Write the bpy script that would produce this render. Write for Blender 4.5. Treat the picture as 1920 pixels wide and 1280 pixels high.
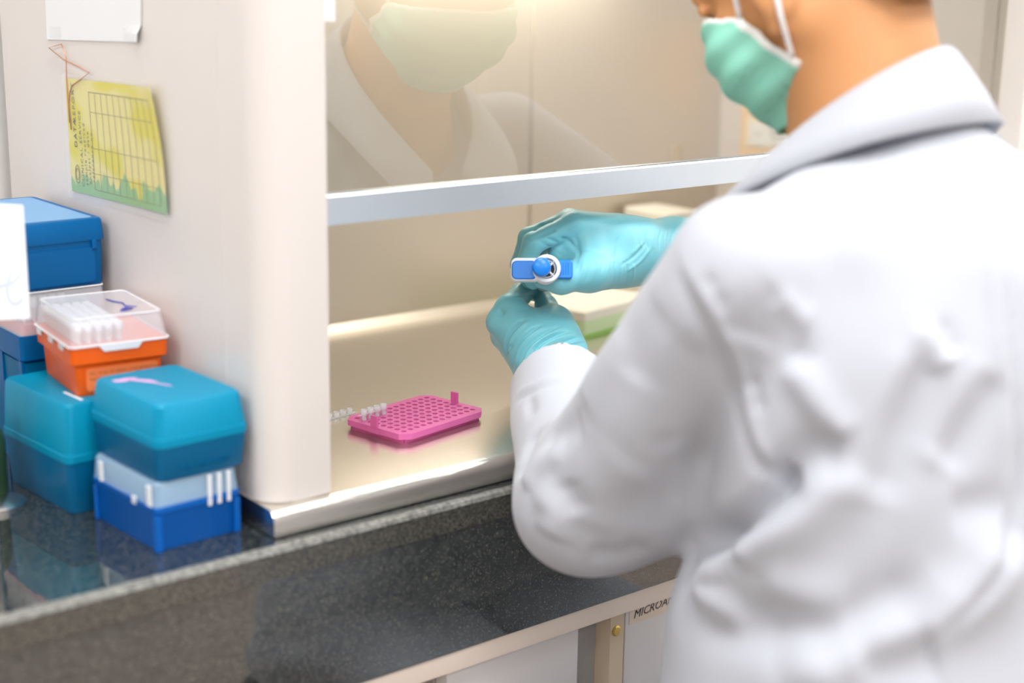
import bpy, bmesh, math, random
import numpy as np
from mathutils import Vector, Matrix
from mathutils.bvhtree import BVHTree

for o in list(bpy.data.objects):
    bpy.data.objects.remove(o, do_unlink=True)
scene = bpy.context.scene
C = scene.collection
random.seed(4)
R_ = math.radians

# ------------------------------------------------------------------ camera
# All lengths are metres. While building, z = 0 is the top of the granite worktop;
# everything is lifted by ZC at the end so that the floor is at z = 0.
ZC = 0.78
FPX = 2796.5
CAM = np.array([0.0, 0.0, 0.46])
AX_R = np.array([0.77708529, -0.62917546, 0.01663405])
AX_U = np.array([0.13858687, 0.19682702, 0.97059405])
AX_F = np.array([0.61394798, 0.7519291, -0.24014684])
cam_d = bpy.data.cameras.new('camera')
cam = bpy.data.objects.new('camera', cam_d)
C.objects.link(cam)
cam.matrix_world = Matrix(((AX_R[0], AX_U[0], -AX_F[0], CAM[0]), (AX_R[1], AX_U[1], -AX_F[1], CAM[1]),
                           (AX_R[2], AX_U[2], -AX_F[2], CAM[2] + ZC), (0, 0, 0, 1)))
cam_d.sensor_width = 36
cam_d.lens = FPX / 1920 * 36
cam_d.clip_start = 0.05
cam_d.dof.use_dof = True
cam_d.dof.focus_distance = 1.49
cam_d.dof.aperture_fstop = 2.3
scene.camera = cam

# ------------------------------------------------------------------ world, exposure
w = bpy.data.worlds.new('world')
scene.world = w
w.use_nodes = True
w.node_tree.nodes['Background'].inputs[0].default_value = (0.9, 0.95, 1, 1)
w.node_tree.nodes['Background'].inputs[1].default_value = 0.3
scene.view_settings.view_transform = 'Standard'
scene.view_settings.look = 'None'
scene.view_settings.gamma = 1
scene.view_settings.use_curve_mapping = False
scene.view_settings.exposure = -1.03
PANEL_POWER = 34.0      # each ceiling panel
HOOD_POWER = 4.3        # lamp tube inside the cabinet

# ------------------------------------------------------------------ points from directions
def at(px, py, d):
    return CAM + (AX_F + (px - 960) / FPX * AX_R + (640 - py) / FPX * AX_U) * d
def _v(px, py):
    return AX_F + (px - 960) / FPX * AX_R + (640 - py) / FPX * AX_U
def atX(px, py, x):
    v = _v(px, py); return CAM + v * ((x - CAM[0]) / v[0])
def atY(px, py, y):
    v = _v(px, py); return CAM + v * ((y - CAM[1]) / v[1])
def atZ(px, py, z):
    v = _v(px, py); return CAM + v * ((z - CAM[2]) / v[2])

# ------------------------------------------------------------------ materials
MATS = {}
def mat(name, col, rough=0.5, metal=0.0, spec=0.5, trans=0.0, sss=0.0, emit=None, estr=0, coat=0.0, ior=1.5, sheen=0.0):
    m = bpy.data.materials.new(name)
    m.use_nodes = True
    b = m.node_tree.nodes['Principled BSDF']
    b.inputs['Base Color'].default_value = (*col, 1)
    b.inputs['Roughness'].default_value = rough
    b.inputs['Metallic'].default_value = metal
    b.inputs['Specular IOR Level'].default_value = spec
    b.inputs['Transmission Weight'].default_value = trans
    b.inputs['IOR'].default_value = ior
    b.inputs['Coat Weight'].default_value = coat
    b.inputs['Sheen Weight'].default_value = sheen
    if sss:
        b.inputs['Subsurface Weight'].default_value = sss
        b.inputs['Subsurface Radius'].default_value = (0.01, 0.006, 0.004)
        b.inputs['Subsurface Scale'].default_value = 1.0
    if emit:
        b.inputs['Emission Color'].default_value = (*emit, 1)
        b.inputs['Emission Strength'].default_value = estr
    MATS[name] = m
    return m
def nodes(m):
    return m.node_tree.nodes, m.node_tree.links, m.node_tree.nodes['Principled BSDF']
def noise_bump(m, scale, strength, dist=0.001, stretch=None, detail=3):
    n, l, b = nodes(m)
    tc = n.new('ShaderNodeTexCoord'); t = n.new('ShaderNodeTexNoise'); bp = n.new('ShaderNodeBump')
    t.inputs['Scale'].default_value = scale; t.inputs['Detail'].default_value = detail
    src = tc.outputs['Object']
    if stretch:
        mp = n.new('ShaderNodeMapping'); mp.inputs['Scale'].default_value = stretch
        l.new(src, mp.inputs[0]); src = mp.outputs[0]
    l.new(src, t.inputs['Vector'])
    bp.inputs['Strength'].default_value = strength; bp.inputs['Distance'].default_value = dist
    l.new(t.outputs['Fac'], bp.inputs['Height']); l.new(bp.outputs[0], b.inputs['Normal'])
    return t
def noise_color(m, scale, c0, c1, p0=0.35, p1=0.65, stretch=None, detail=3):
    n, l, b = nodes(m)
    tc = n.new('ShaderNodeTexCoord'); t = n.new('ShaderNodeTexNoise'); r = n.new('ShaderNodeValToRGB')
    t.inputs['Scale'].default_value = scale; t.inputs['Detail'].default_value = detail
    src = tc.outputs['Object']
    if stretch:
        mp = n.new('ShaderNodeMapping'); mp.inputs['Scale'].default_value = stretch
        l.new(src, mp.inputs[0]); src = mp.outputs[0]
    l.new(src, t.inputs['Vector'])
    r.color_ramp.elements[0].position = p0; r.color_ramp.elements[0].color = (*c0, 1)
    r.color_ramp.elements[1].position = p1; r.color_ramp.elements[1].color = (*c1, 1)
    l.new(t.outputs['Fac'], r.inputs[0]); l.new(r.outputs[0], b.inputs['Base Color'])
    return r
def see_through(m, fac):
    """mix the principled shader with plain transparency (thin clear plastic / film)"""
    n, l, b = nodes(m)
    tr = n.new('ShaderNodeBsdfTransparent'); mx = n.new('ShaderNodeMixShader')
    mx.inputs[0].default_value = fac
    l.new(b.outputs[0], mx.inputs[1]); l.new(tr.outputs[0], mx.inputs[2])
    l.new(mx.outputs[0], n['Material Output'].inputs['Surface'])
    return tr
def translucent(m, col, fac):
    n, l, b = nodes(m)
    tr = n.new('ShaderNodeBsdfTranslucent'); tr.inputs[0].default_value = (*col, 1)
    mx = n.new('ShaderNodeMixShader'); mx.inputs[0].default_value = fac
    l.new(b.outputs[0], mx.inputs[1]); l.new(tr.outputs[0], mx.inputs[2])
    l.new(mx.outputs[0], n['Material Output'].inputs['Surface'])

mat('wall_paint', (0.78, 0.74, 0.70), 0.75)
noise_bump(MATS['wall_paint'], 300, 0.1)
mat('ceiling_paint', (0.85, 0.85, 0.84), 0.9)
mat('floor_vinyl', (0.20, 0.16, 0.13), 0.35)
noise_color(MATS['floor_vinyl'], 30, (0.24, 0.19, 0.155), (0.31, 0.25, 0.21))
mat('panel_light', (1, 1, 1), 0.5, emit=(0.96, 0.98, 1.0), estr=9)
mat('hood_paint', (0.70, 0.65, 0.615), 0.38, coat=0.15)
noise_bump(MATS['hood_paint'], 900, 0.05)
mat('steel', (0.74, 0.70, 0.635), 0.24, metal=0.9)
noise_bump(MATS['steel'], 60, 0.12, 0.0006, stretch=(1, 14, 30))
mat('steel_wall', (0.70, 0.64, 0.555), 0.40, metal=0.55)
noise_bump(MATS['steel_wall'], 60, 0.12, 0.0006, stretch=(1, 14, 30))
mat('steel_edge', (0.80, 0.78, 0.75), 0.25, metal=1.0)
mat('aluminium', (0.76, 0.84, 0.92), 0.38, metal=0.85)
noise_bump(MATS['aluminium'], 50, 0.15, 0.0005, stretch=(1, 20, 30))
mat('joint_grey', (0.52, 0.47, 0.40), 0.6)
# polished granite: dark with pale and rusty flecks
g = mat('granite', (0.03, 0.035, 0.035), 0.045, ior=2.25)
n, l, b = nodes(g)
tc = n.new('ShaderNodeTexCoord')
v1 = n.new('ShaderNodeTexVoronoi'); v1.inputs['Scale'].default_value = 1150
r1 = n.new('ShaderNodeValToRGB'); r1.color_ramp.elements[0].position = 0.90; r1.color_ramp.elements[0].color = (0, 0, 0, 1)
r1.color_ramp.elements[1].position = 0.97; r1.color_ramp.elements[1].color = (1, 1, 1, 1)
sep = n.new('ShaderNodeSeparateColor')
l.new(tc.outputs['Object'], v1.inputs['Vector']); l.new(v1.outputs['Color'], sep.inputs[0]); l.new(sep.outputs[0], r1.inputs[0])
nz = n.new('ShaderNodeTexNoise'); nz.inputs['Scale'].default_value = 160; nz.inputs['Detail'].default_value = 4
l.new(tc.outputs['Object'], nz.inputs['Vector'])
r2 = n.new('ShaderNodeValToRGB'); r2.color_ramp.elements[0].position = 0.4; r2.color_ramp.elements[0].color = (0.010, 0.014, 0.016, 1)
r2.color_ramp.elements[1].position = 0.7; r2.color_ramp.elements[1].color = (0.042, 0.048, 0.046, 1)
l.new(nz.outputs['Fac'], r2.inputs[0])
mx = n.new('ShaderNodeMix'); mx.data_type = 'RGBA'
l.new(r1.outputs[0], mx.inputs[0]); l.new(r2.outputs[0], mx.inputs[6]); mx.inputs[7].default_value = (0.15, 0.145, 0.11, 1)
l.new(mx.outputs[2], b.inputs['Base Color'])
mat('granite_edge_highlight', (0.16, 0.16, 0.14), 0.3)  # paler granite for the arris: the edge highlight is put into the colour
noise_color(MATS['granite_edge_highlight'], 220, (0.10, 0.10, 0.09), (0.26, 0.26, 0.235))
mat('granite_honed', (0.07, 0.07, 0.06), 0.16, ior=1.9)
noise_color(MATS['granite_honed'], 420, (0.020, 0.022, 0.019), (0.10, 0.095, 0.078))
mat('frame_beige', (0.84, 0.72, 0.62), 0.5)
mat('post_tan', (0.62, 0.50, 0.36), 0.5)
mat('drawer_white', (0.80, 0.77, 0.76), 0.5)
mat('recess_grey', (0.45, 0.43, 0.40), 0.6)
mat('brass', (0.65, 0.45, 0.12), 0.35, metal=0.8)
mat('paper_white', (0.80, 0.81, 0.82), 0.8)
mat('paper_cream', (0.85, 0.72, 0.60), 0.8)
mat('ink_black', (0.03, 0.03, 0.035), 0.7)
mat('ink_grey', (0.50, 0.54, 0.60), 0.8)
mat('ink_pale', (0.54, 0.58, 0.65), 0.9)
mat('ink_blue', (0.04, 0.04, 0.30), 0.6)
mat('ink_brown', (0.35, 0.10, 0.03), 0.7)
mat('panel_orange', (0.90, 0.62, 0.33), 0.5)
mat('switch_cream', (0.88, 0.78, 0.62), 0.4)
mat('copper', (0.62, 0.30, 0.16), 0.4, metal=0.7)
# glass of the sash: strong mirror-like reflection over a clear pane
gl = bpy.data.materials.new('sash_glass'); gl.use_nodes = True
n, l = gl.node_tree.nodes, gl.node_tree.links
n.remove(n['Principled BSDF'])
tr = n.new('ShaderNodeBsdfTransparent'); tr.inputs[0].default_value = (0.97, 0.985, 0.97, 1)
go = n.new('ShaderNodeBsdfGlossy'); go.inputs['Roughness'].default_value = 0.0
fr = n.new('ShaderNodeFresnel'); fr.inputs['IOR'].default_value = 2.9
mxs = n.new('ShaderNodeMixShader')
l.new(fr.outputs[0], mxs.inputs[0]); l.new(tr.outputs[0], mxs.inputs[1]); l.new(go.outputs[0], mxs.inputs[2])
l.new(mxs.outputs[0], n['Material Output'].inputs['Surface'])
MATS['sash_glass'] = gl
# plastics
mat('teal_plastic', (0.0, 0.34, 0.55), 0.38, spec=0.3); translucent(MATS['teal_plastic'], (0.0, 0.46, 0.68), 0.35)
mat('teal_dark', (0.0, 0.16, 0.36), 0.35, spec=0.3); translucent(MATS['teal_dark'], (0.0, 0.30, 0.55), 0.25)
mat('blue_plastic', (0.0, 0.12, 0.50), 0.35, spec=0.3); translucent(MATS['blue_plastic'], (0.0, 0.2, 0.7), 0.15)
mat('blue_big', (0.0, 0.13, 0.38), 0.35, spec=0.25); translucent(MATS['blue_big'], (0.0, 0.25, 0.5), 0.2)
mat('blue_mist', (0.16, 0.34, 0.58), 0.45)
mat('orange_plastic', (1.0, 0.14, 0.0), 0.35); translucent(MATS['orange_plastic'], (1.0, 0.20, 0.02), 0.15)
mat('label_orange', (0.92, 0.22, 0.06), 0.5)
mat('red_plastic', (0.72, 0.10, 0.08), 0.4)
mat('clear_lid', (0.85, 0.87, 0.92), 0.18); see_through(MATS['clear_lid'], 0.72)
mat('clear_rim', (0.90, 0.92, 0.95), 0.2); see_through(MATS['clear_rim'], 0.25)
mat('tape_clear', (0.8, 0.8, 0.8), 0.3); see_through(MATS['tape_clear'], 0.85)
mat('clear_blue', (0.45, 0.66, 0.85), 0.2); see_through(MATS['clear_blue'], 0.62)
mat('tip_white', (0.86, 0.85, 0.88), 0.35)
mat('tube_clear', (0.90, 0.92, 0.93), 0.15); see_through(MATS['tube_clear'], 0.45)
mat('pink_plastic', (0.82, 0.17, 0.48), 0.38); translucent(MATS['pink_plastic'], (0.9, 0.16, 0.5), 0.15)
mat('pink_print', (0.62, 0.36, 0.62), 0.6)
mat('cream_box', (0.86, 0.84, 0.76), 0.6)
mat('green_box', (0.66, 0.84, 0.52), 0.6)
mat('bright_blue', (0.0, 0.20, 0.72), 0.3)
mat('white_plastic', (0.82, 0.85, 0.88), 0.3)
mat('black_plastic', (0.02, 0.02, 0.025), 0.4)
mat('dark_green', (0.03, 0.07, 0.03), 0.4)
# person
ck = mat('coat_cotton', (0.475, 0.492, 0.54), 0.85, spec=0.2, sheen=0.15)
noise_bump(ck, 1500, 0.15, 0.0004)
mat('skin', (0.62, 0.29, 0.115), 0.55, sss=0.1)
mat('hair_black', (0.015, 0.012, 0.01), 0.5)
noise_bump(MATS['hair_black'], 400, 0.8, 0.002, stretch=(1, 1, 0.2))
mk = mat('mask_green', (0.36, 0.80, 0.65), 0.8, spec=0.2); translucent(mk, (0.4, 0.9, 0.7), 0.25)
mat('mask_white', (0.84, 0.86, 0.82), 0.8, spec=0.2)
mat('loop_white', (0.85, 0.85, 0.85), 0.7)
gv = mat('glove_nitrile', (0.17, 0.52, 0.60), 0.42, spec=0.45, sheen=0.2)
mat('trousers', (0.03, 0.035, 0.05), 0.8)
mat('shoe_black', (0.02, 0.02, 0.02), 0.4)
mat('eye_white', (0.85, 0.83, 0.80), 0.2)
mat('iris', (0.05, 0.025, 0.01), 0.15)

# ------------------------------------------------------------------ scene helpers
def tag(o, label=None, cat=None, group=None, kind=None):
    if label: o['label'] = label
    if cat: o['category'] = cat
    if group: o['group'] = group
    if kind: o['kind'] = kind
    return o
def link(name, me, material=None, parent=None, smooth=False):
    o = bpy.data.objects.new(name, me)
    C.objects.link(o)
    if material: 
        me.materials.clear(); me.materials.append(MATS[material])
    if parent: o.parent = parent
    if smooth:
        for p in me.polygons: p.use_smooth = True
    return o
def thing(name, label, cat, loc=(0, 0, 0), rz=0, group=None):
    o = bpy.data.objects.new(name, None)
    o.empty_display_size = 0.02
    C.objects.link(o)
    o.location = [float(x) for x in loc]; o.rotation_euler = (0, 0, rz)
    return tag(o, label, cat, group)
def origin_of(o):
    p = Vector((0, 0, 0))
    while o is not None:
        p += o.location; o = o.parent
    return np.array(p)
def from_data(name, vs, fs, material, parent=None, smooth=False, world=True):
    """vertices in build space; made local to the parent (which must not be rotated when world=True)"""
    vs = np.asarray(vs, dtype=float)
    if parent is not None and world: vs = vs - origin_of(parent)
    me = bpy.data.meshes.new(name)
    me.from_pydata([tuple(v) for v in vs], [], [tuple(int(i) for i in f) for f in fs])
    me.update()
    return link(name, me, material, parent, smooth)
def from_bm(name, bm, material, parent=None, smooth=False, world=True, auto=None):
    if parent is not None and world:
        bmesh.ops.translate(bm, verts=bm.verts, vec=Vector([-x for x in origin_of(parent)]))
    me = bpy.data.meshes.new(name)
    bmesh.ops.recalc_face_normals(bm, faces=bm.faces)
    bm.to_mesh(me); bm.free()
    o = link(name, me, material, parent, smooth or auto is not None)
    if auto is not None:
        me.set_sharp_from_angle(angle=R_(auto))
    return o
def bbox(bm, x0, x1, y0, y1, z0, z1):
    vs = [bm.verts.new(p) for p in ((x0, y0, z0), (x1, y0, z0), (x1, y1, z0), (x0, y1, z0), (x0, y0, z1), (x1, y0, z1), (x1, y1, z1), (x0, y1, z1))]
    fs = [bm.faces.new([vs[i] for i in f]) for f in ((3, 2, 1, 0), (4, 5, 6, 7), (0, 1, 5, 4), (1, 2, 6, 5), (2, 3, 7, 6), (3, 0, 4, 7))]
    return vs, fs
def bevel_all(bm, off, seg=2):
    bmesh.ops.bevel(bm, geom=list(bm.edges), offset=off, segments=seg, affect='EDGES', profile=0.6)
def box(name, x0, x1, y0, y1, z0, z1, material, parent=None, bev=0.0, seg=2, world=True):
    bm = bmesh.new(); bbox(bm, x0, x1, y0, y1, z0, z1)
    if bev: bevel_all(bm, bev, seg)
    return from_bm(name, bm, material, parent, world=world, auto=40 if bev else None)
def prism(bm, prof, axis, a0, a1):
    """extrude a 2-D outline along an axis ('x','y','z'); outline given in the other two axes in order"""
    def P(p, a):
        return {'x': (a, p[0], p[1]), 'y': (p[0], a, p[1]), 'z': (p[0], p[1], a)}[axis]
    v0 = [bm.verts.new(P(p, a0)) for p in prof]; v1 = [bm.verts.new(P(p, a1)) for p in prof]
    k = len(prof)
    bm.faces.new(v0[::-1]); bm.faces.new(v1)
    for i in range(k):
        bm.faces.new((v0[i], v0[(i + 1) % k], v1[(i + 1) % k], v1[i]))
def rounded_rect(x0, x1, y0, y1, r, seg=4):
    out = []
    rs = r if isinstance(r, (list, tuple)) else (r,) * 4
    for (cx, cy, a0), rr in zip(((x1, y1, 0), (x0, y1, 90), (x0, y0, 180), (x1, y0, 270)), rs):
        sx = -1 if cx == x1 else 1; sy = -1 if cy == y1 else 1
        if rr <= 0: out.append((cx, cy)); continue
        for i in range(seg + 1):
            a = R_(a0 + 90 * i / seg)
            out.append((cx + sx * rr + rr * math.cos(a), cy + sy * rr + rr * math.sin(a)))
    return out
def loft(bm, rings, cap0=True, cap1=True):
    vs = [[bm.verts.new(tuple(p)) for p in ring] for ring in rings]
    k = len(rings[0])
    for a, c in zip(vs[:-1], vs[1:]):
        for i in range(k):
            bm.faces.new((a[i], a[(i + 1) % k], c[(i + 1) % k], c[i]))
    if cap0: bm.faces.new(vs[0][::-1])
    if cap1: bm.faces.new(vs[-1])
def rr_ring(wd, dp, r, z, seg=4):
    return [(x, y, z) for x, y in rounded_rect(-wd / 2, wd / 2, -dp / 2, dp / 2, r, seg)]
def lathe(bm, prof, seg=16, origin=(0, 0, 0), axis=None, cap=True):
    """prof = [(radius, height)]; axis = unit direction (default z)"""
    o = Vector(origin); az = Vector(axis if axis is not None else (0, 0, 1)).normalized()
    ax = az.orthogonal().normalized(); ay = az.cross(ax)
    rings = []
    for r, h in prof:
        rings.append([o + az * h + ax * (r * math.cos(2 * math.pi * i / seg)) + ay * (r * math.sin(2 * math.pi * i / seg)) for i in range(seg)])
    loft(bm, rings, cap, cap)
def tube(bm, pts, r, seg=8, closed=False):
    pts = [Vector(p) for p in pts]
    rr = r if isinstance(r, (list, tuple)) else [r] * len(pts)
    rings = []; prev = None
    for i, p in enumerate(pts):
        t = (pts[min(i + 1, len(pts) - 1)] - pts[max(i - 1, 0)]).normalized()
        if prev is None: nrm = t.orthogonal().normalized()
        else:
            nrm = (prev - t * prev.dot(t)).normalized()
        prev = nrm; bn = t.cross(nrm)
        rings.append([p + nrm * (rr[i] * math.cos(2 * math.pi * k / seg)) + bn * (rr[i] * math.sin(2 * math.pi * k / seg)) for k in range(seg)])
    loft(bm, rings)
def spline(pts, per=8):
    """Catmull-Rom through points"""
    P = [np.asarray(p, float) for p in pts]
    P = [2 * P[0] - P[1]] + P + [2 * P[-1] - P[-2]]
    out = []
    for i in range(1, len(P) - 2):
        for k in range(per):
            t = k / per
            out.append(0.5 * ((2 * P[i]) + (-P[i - 1] + P[i + 1]) * t + (2 * P[i - 1] - 5 * P[i] + 4 * P[i + 1] - P[i + 2]) * t * t + (-P[i - 1] + 3 * P[i] - 3 * P[i + 1] + P[i + 2]) * t ** 3))
    out.append(P[-2])
    return out
def text_obj(name, s, size, org, ex, ey, material, parent, thick=0.0001, shear=0.0, spacing=1.0):
    cu = bpy.data.curves.new('tmp_text', 'FONT'); cu.body = s; cu.size = size; cu.extrude = thick; cu.shear = shear; cu.space_character = spacing
    cu.resolution_u = 2
    t = bpy.data.objects.new('tmp_text', cu); C.objects.link(t)
    dg = bpy.context.evaluated_depsgraph_get()
    me = bpy.data.meshes.new_from_object(t.evaluated_get(dg))
    bpy.data.objects.remove(t, do_unlink=True)
    ex = Vector(ex).normalized(); ey = Vector(ey).normalized(); ez = ex.cross(ey)
    M = Matrix(((ex.x, ey.x, ez.x, org[0]), (ex.y, ey.y, ez.y, org[1]), (ex.z, ey.z, ez.z, org[2]), (0, 0, 0, 1)))
    me.transform(M)
    return link(name, me, material, parent)
def copy_tree(o, parent=None):
    c = o.copy(); C.objects.link(c); c.parent = parent
    for ch in list(o.children): copy_tree(ch, c)
    return c

# ------------------------------------------------------------------ implicit surfaces (for the person)
class SDF:
    """a sampled distance field of smoothly joined shapes, turned into one continuous mesh"""
    def __init__(self, lo, hi, h):
        self.lo = np.array(lo, float); self.h = h
        self.n = np.ceil((np.array(hi) - self.lo) / h).astype(int) + 1
        self.F = np.full(self.n, 0.5, dtype=np.float32)
    def _sub(self, lo, hi):
        a = np.clip(np.floor((np.array(lo) - self.lo) / self.h).astype(int), 0, self.n - 1)
        c = np.clip(np.ceil((np.array(hi) - self.lo) / self.h).astype(int) + 1, 1, self.n)
        c = np.maximum(c, a + 1)
        sl = tuple(slice(i, j) for i, j in zip(a, c))
        g = [(self.lo[k] + self.h * np.arange(a[k], c[k])).astype(np.float32) for k in range(3)]
        X, Y, Z = np.meshgrid(*g, indexing='ij', sparse=True)
        return sl, X, Y, Z
    def _join(self, sl, d, k, op):
        A = self.F[sl]
        if op == 'add':
            if k > 0:
                hh = np.maximum(k - np.abs(A - d), 0) / k
                self.F[sl] = np.minimum(A, d) - hh * hh * k * 0.25
            else: self.F[sl] = np.minimum(A, d)
        else:
            d = -d
            if k > 0:
                hh = np.maximum(k - np.abs(A - d), 0) / k
                self.F[sl] = np.maximum(A, d) + hh * hh * k * 0.25
            else: self.F[sl] = np.maximum(A, d)
    def cap(self, a, c, r1, r2, k=0.01, op='add', ys=1.0):
        """tapered capsule; ys > 1 flattens it along y"""
        a = np.array(a, float); c = np.array(c, float)
        m = max(r1, r2) + k + 3 * self.h
        sl, X, Y, Z = self._sub(np.minimum(a, c) - m, np.maximum(a, c) + m)
        ba = (c - a) * np.array([1, ys, 1]); L = float(ba @ ba) + 1e-12
        x, y, z = X - a[0], (Y - a[1]) * ys, Z - a[2]
        t = np.clip((x * ba[0] + y * ba[1] + z * ba[2]) / L, 0, 1)
        d = np.sqrt((x - t * ba[0]) ** 2 + (y - t * ba[1]) ** 2 + (z - t * ba[2]) ** 2) - (r1 + t * (r2 - r1))
        self._join(sl, d, k, op)
    def ell(self, c, r, M=None, k=0.01, op='add'):
        """ellipsoid; M = 3x3 rows of local axes"""
        c = np.array(c, float); r = np.array(r, float); M = np.eye(3) if M is None else np.array(M)
        m = r.max() + k + 3 * self.h
        sl, X, Y, Z = self._sub(c - m, c + m)
        x, y, z = X - c[0], Y - c[1], Z - c[2]
        u = [(M[i, 0] * x + M[i, 1] * y + M[i, 2] * z) for i in range(3)]
        k0 = np.sqrt(sum((u[i] / r[i]) ** 2 for i in range(3))); k1 = np.sqrt(sum((u[i] / r[i] ** 2) ** 2 for i in range(3))) + 1e-6
        self._join(sl, k0 * (k0 - 1) / k1, k, op)
    def half(self, p, nrm, k=0.0):
        """cut away everything on the side the normal points to"""
        nrm = np.array(nrm, float); nrm /= np.linalg.norm(nrm)
        sl, X, Y, Z = self._sub(self.lo, self.lo + self.h * self.n)
        d = (X - p[0]) * nrm[0] + (Y - p[1]) * nrm[1] + (Z - p[2]) * nrm[2]
        self._join(sl, -d, k, 'cut')
    def cutbox(self, lo, hi):
        lo = np.array(lo); hi = np.array(hi); c = (lo + hi) / 2; hs = (hi - lo) / 2
        sl, X, Y, Z = self._sub(lo - 0.02, hi + 0.02)
        q = np.maximum(np.maximum(np.abs(X - c[0]) - hs[0], np.abs(Y - c[1]) - hs[1]), np.abs(Z - c[2]) - hs[2])
        self._join(sl, q, 0.006, 'cut')
    def mesh(self, smooth=2):
        F = self.F; n = self.n; S = F < 0
        cs = n - 1
        cnt = np.zeros(cs, dtype=np.int8)
        for i in (0, 1):
            for j in (0, 1):
                for k in (0, 1):
                    cnt += S[i:i + cs[0], j:j + cs[1], k:k + cs[2]]
        act = (cnt > 0) & (cnt < 8)
        idx = np.full(cs, -1, dtype=np.int64); I = np.argwhere(act); idx[act] = np.arange(len(I))
        acc = np.zeros((len(I), 3)); num = np.zeros(len(I))
        offs = [(i, j, k) for i in (0, 1) for j in (0, 1) for k in (0, 1)]
        for p in offs:
            for ax in range(3):
                if p[ax]: continue
                q = list(p); q[ax] = 1
                f0 = F[I[:, 0] + p[0], I[:, 1] + p[1], I[:, 2] + p[2]].astype(float); f1 = F[I[:, 0] + q[0], I[:, 1] + q[1], I[:, 2] + q[2]].astype(float)
                cr = (f0 < 0) != (f1 < 0)
                t = np.where(cr, f0 / np.where(f0 - f1 == 0, 1, f0 - f1), 0)
                pos = np.tile(np.array(p, float), (len(I), 1)); pos[:, ax] += t
                acc[cr] += pos[cr]; num[cr] += 1
        V = self.lo + self.h * (I + acc / num[:, None])
        faces = []
        for ax in range(3):
            sl0 = [slice(None)] * 3; sl1 = [slice(None)] * 3
            sl0[ax] = slice(0, -1); sl1[ax] = slice(1, None)
            ch = S[tuple(sl0)] != S[tuple(sl1)]
            E = np.argwhere(ch)
            a1, a2 = (ax + 1) % 3, (ax + 2) % 3
            ok = (E[:, a1] > 0) & (E[:, a2] > 0) & (E[:, a1] < n[a1] - 1) & (E[:, a2] < n[a2] - 1)
            E = E[ok]
            inside = S[E[:, 0], E[:, 1], E[:, 2]]
            def cell(d1, d2):
                e = E.copy(); e[:, a1] += d1; e[:, a2] += d2
                return idx[e[:, 0], e[:, 1], e[:, 2]]
            q = np.stack([cell(-1, -1), cell(0, -1), cell(0, 0), cell(-1, 0)], 1)
            q[~inside] = q[~inside][:, ::-1]
            faces.append(q)
        Q = np.concatenate(faces); Q = Q[(Q >= 0).all(1)]
        if smooth: V = laplace(V, Q, smooth)
        return V, Q
def laplace(V, Q, it, lam=0.5):
    e = np.concatenate([Q[:, [0, 1]], Q[:, [1, 2]], Q[:, [2, 3]], Q[:, [3, 0]]])
    i = np.concatenate([e[:, 0], e[:, 1]]); j = np.concatenate([e[:, 1], e[:, 0]])
    deg = np.bincount(i, minlength=len(V)).astype(float); deg[deg == 0] = 1
    for _ in range(it):
        A = np.stack([np.bincount(i, weights=V[j, k], minlength=len(V)) for k in range(3)], 1) / deg[:, None]
        V = V + lam * (A - V)
    return V
def vnormals(V, Q):
    a, b_, c, d = (V[Q[:, k]] for k in range(4))
    nf = np.cross(c - a, d - b_)
    N = np.zeros_like(V)
    for k in range(4):
        for ax in range(3): N[:, ax] += np.bincount(Q[:, k], weights=nf[:, ax], minlength=len(V))
    return N / (np.linalg.norm(N, axis=1)[:, None] + 1e-12)
def fold(V, Q, folds):
    """push the surface in or out along lines laid over it: (points on the surface, depth, width)"""
    N = vnormals(V, Q)
    disp = np.zeros(len(V))
    for pts, amp, wd in folds:
        P = np.array(spline(pts, 6)) if len(pts) > 2 else np.array([pts[0] + (pts[1] - pts[0]) * t for t in np.linspace(0, 1, 9)])
        lo = P.min(0) - 3 * wd; hi = P.max(0) + 3 * wd
        m = np.where(((V > lo) & (V < hi)).all(1))[0]
        if not len(m): continue
        best = np.full(len(m), 9.0); tt = np.zeros(len(m))
        for s in range(len(P) - 1):
            a, c = P[s], P[s + 1]; ba = c - a
            t = np.clip(((V[m] - a) @ ba) / (ba @ ba + 1e-12), 0, 1)
            d = np.linalg.norm(V[m] - a - t[:, None] * ba, axis=1)
            up = d < best; best[up] = d[up]; tt[up] = (s + t[up]) / (len(P) - 1)
        taper = np.clip(np.minimum(tt, 1 - tt) * 5, 0, 1); taper = taper * taper * (3 - 2 * taper)
        disp[m] += amp * np.exp(-(best / wd) ** 2) * (0.15 + 0.85 * taper)
    return V + N * disp[:, None]
def drape(V, Q, lines):
    """turn lines given as directions from the viewpoint into lines on the surface"""
    bvh = BVHTree.FromPolygons([Vector(v) for v in V], [tuple(int(i) for i in q) for q in Q])
    out = []
    for pts, amp, wd in lines:
        P = []
        for px, py in pts:
            hit = bvh.ray_cast(Vector(CAM), Vector(_v(px, py)).normalized())
            if hit[0] is not None: P.append(np.array(hit[0]))
        if len(P) >= 2: out.append((P, amp, wd))
    return out

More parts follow.
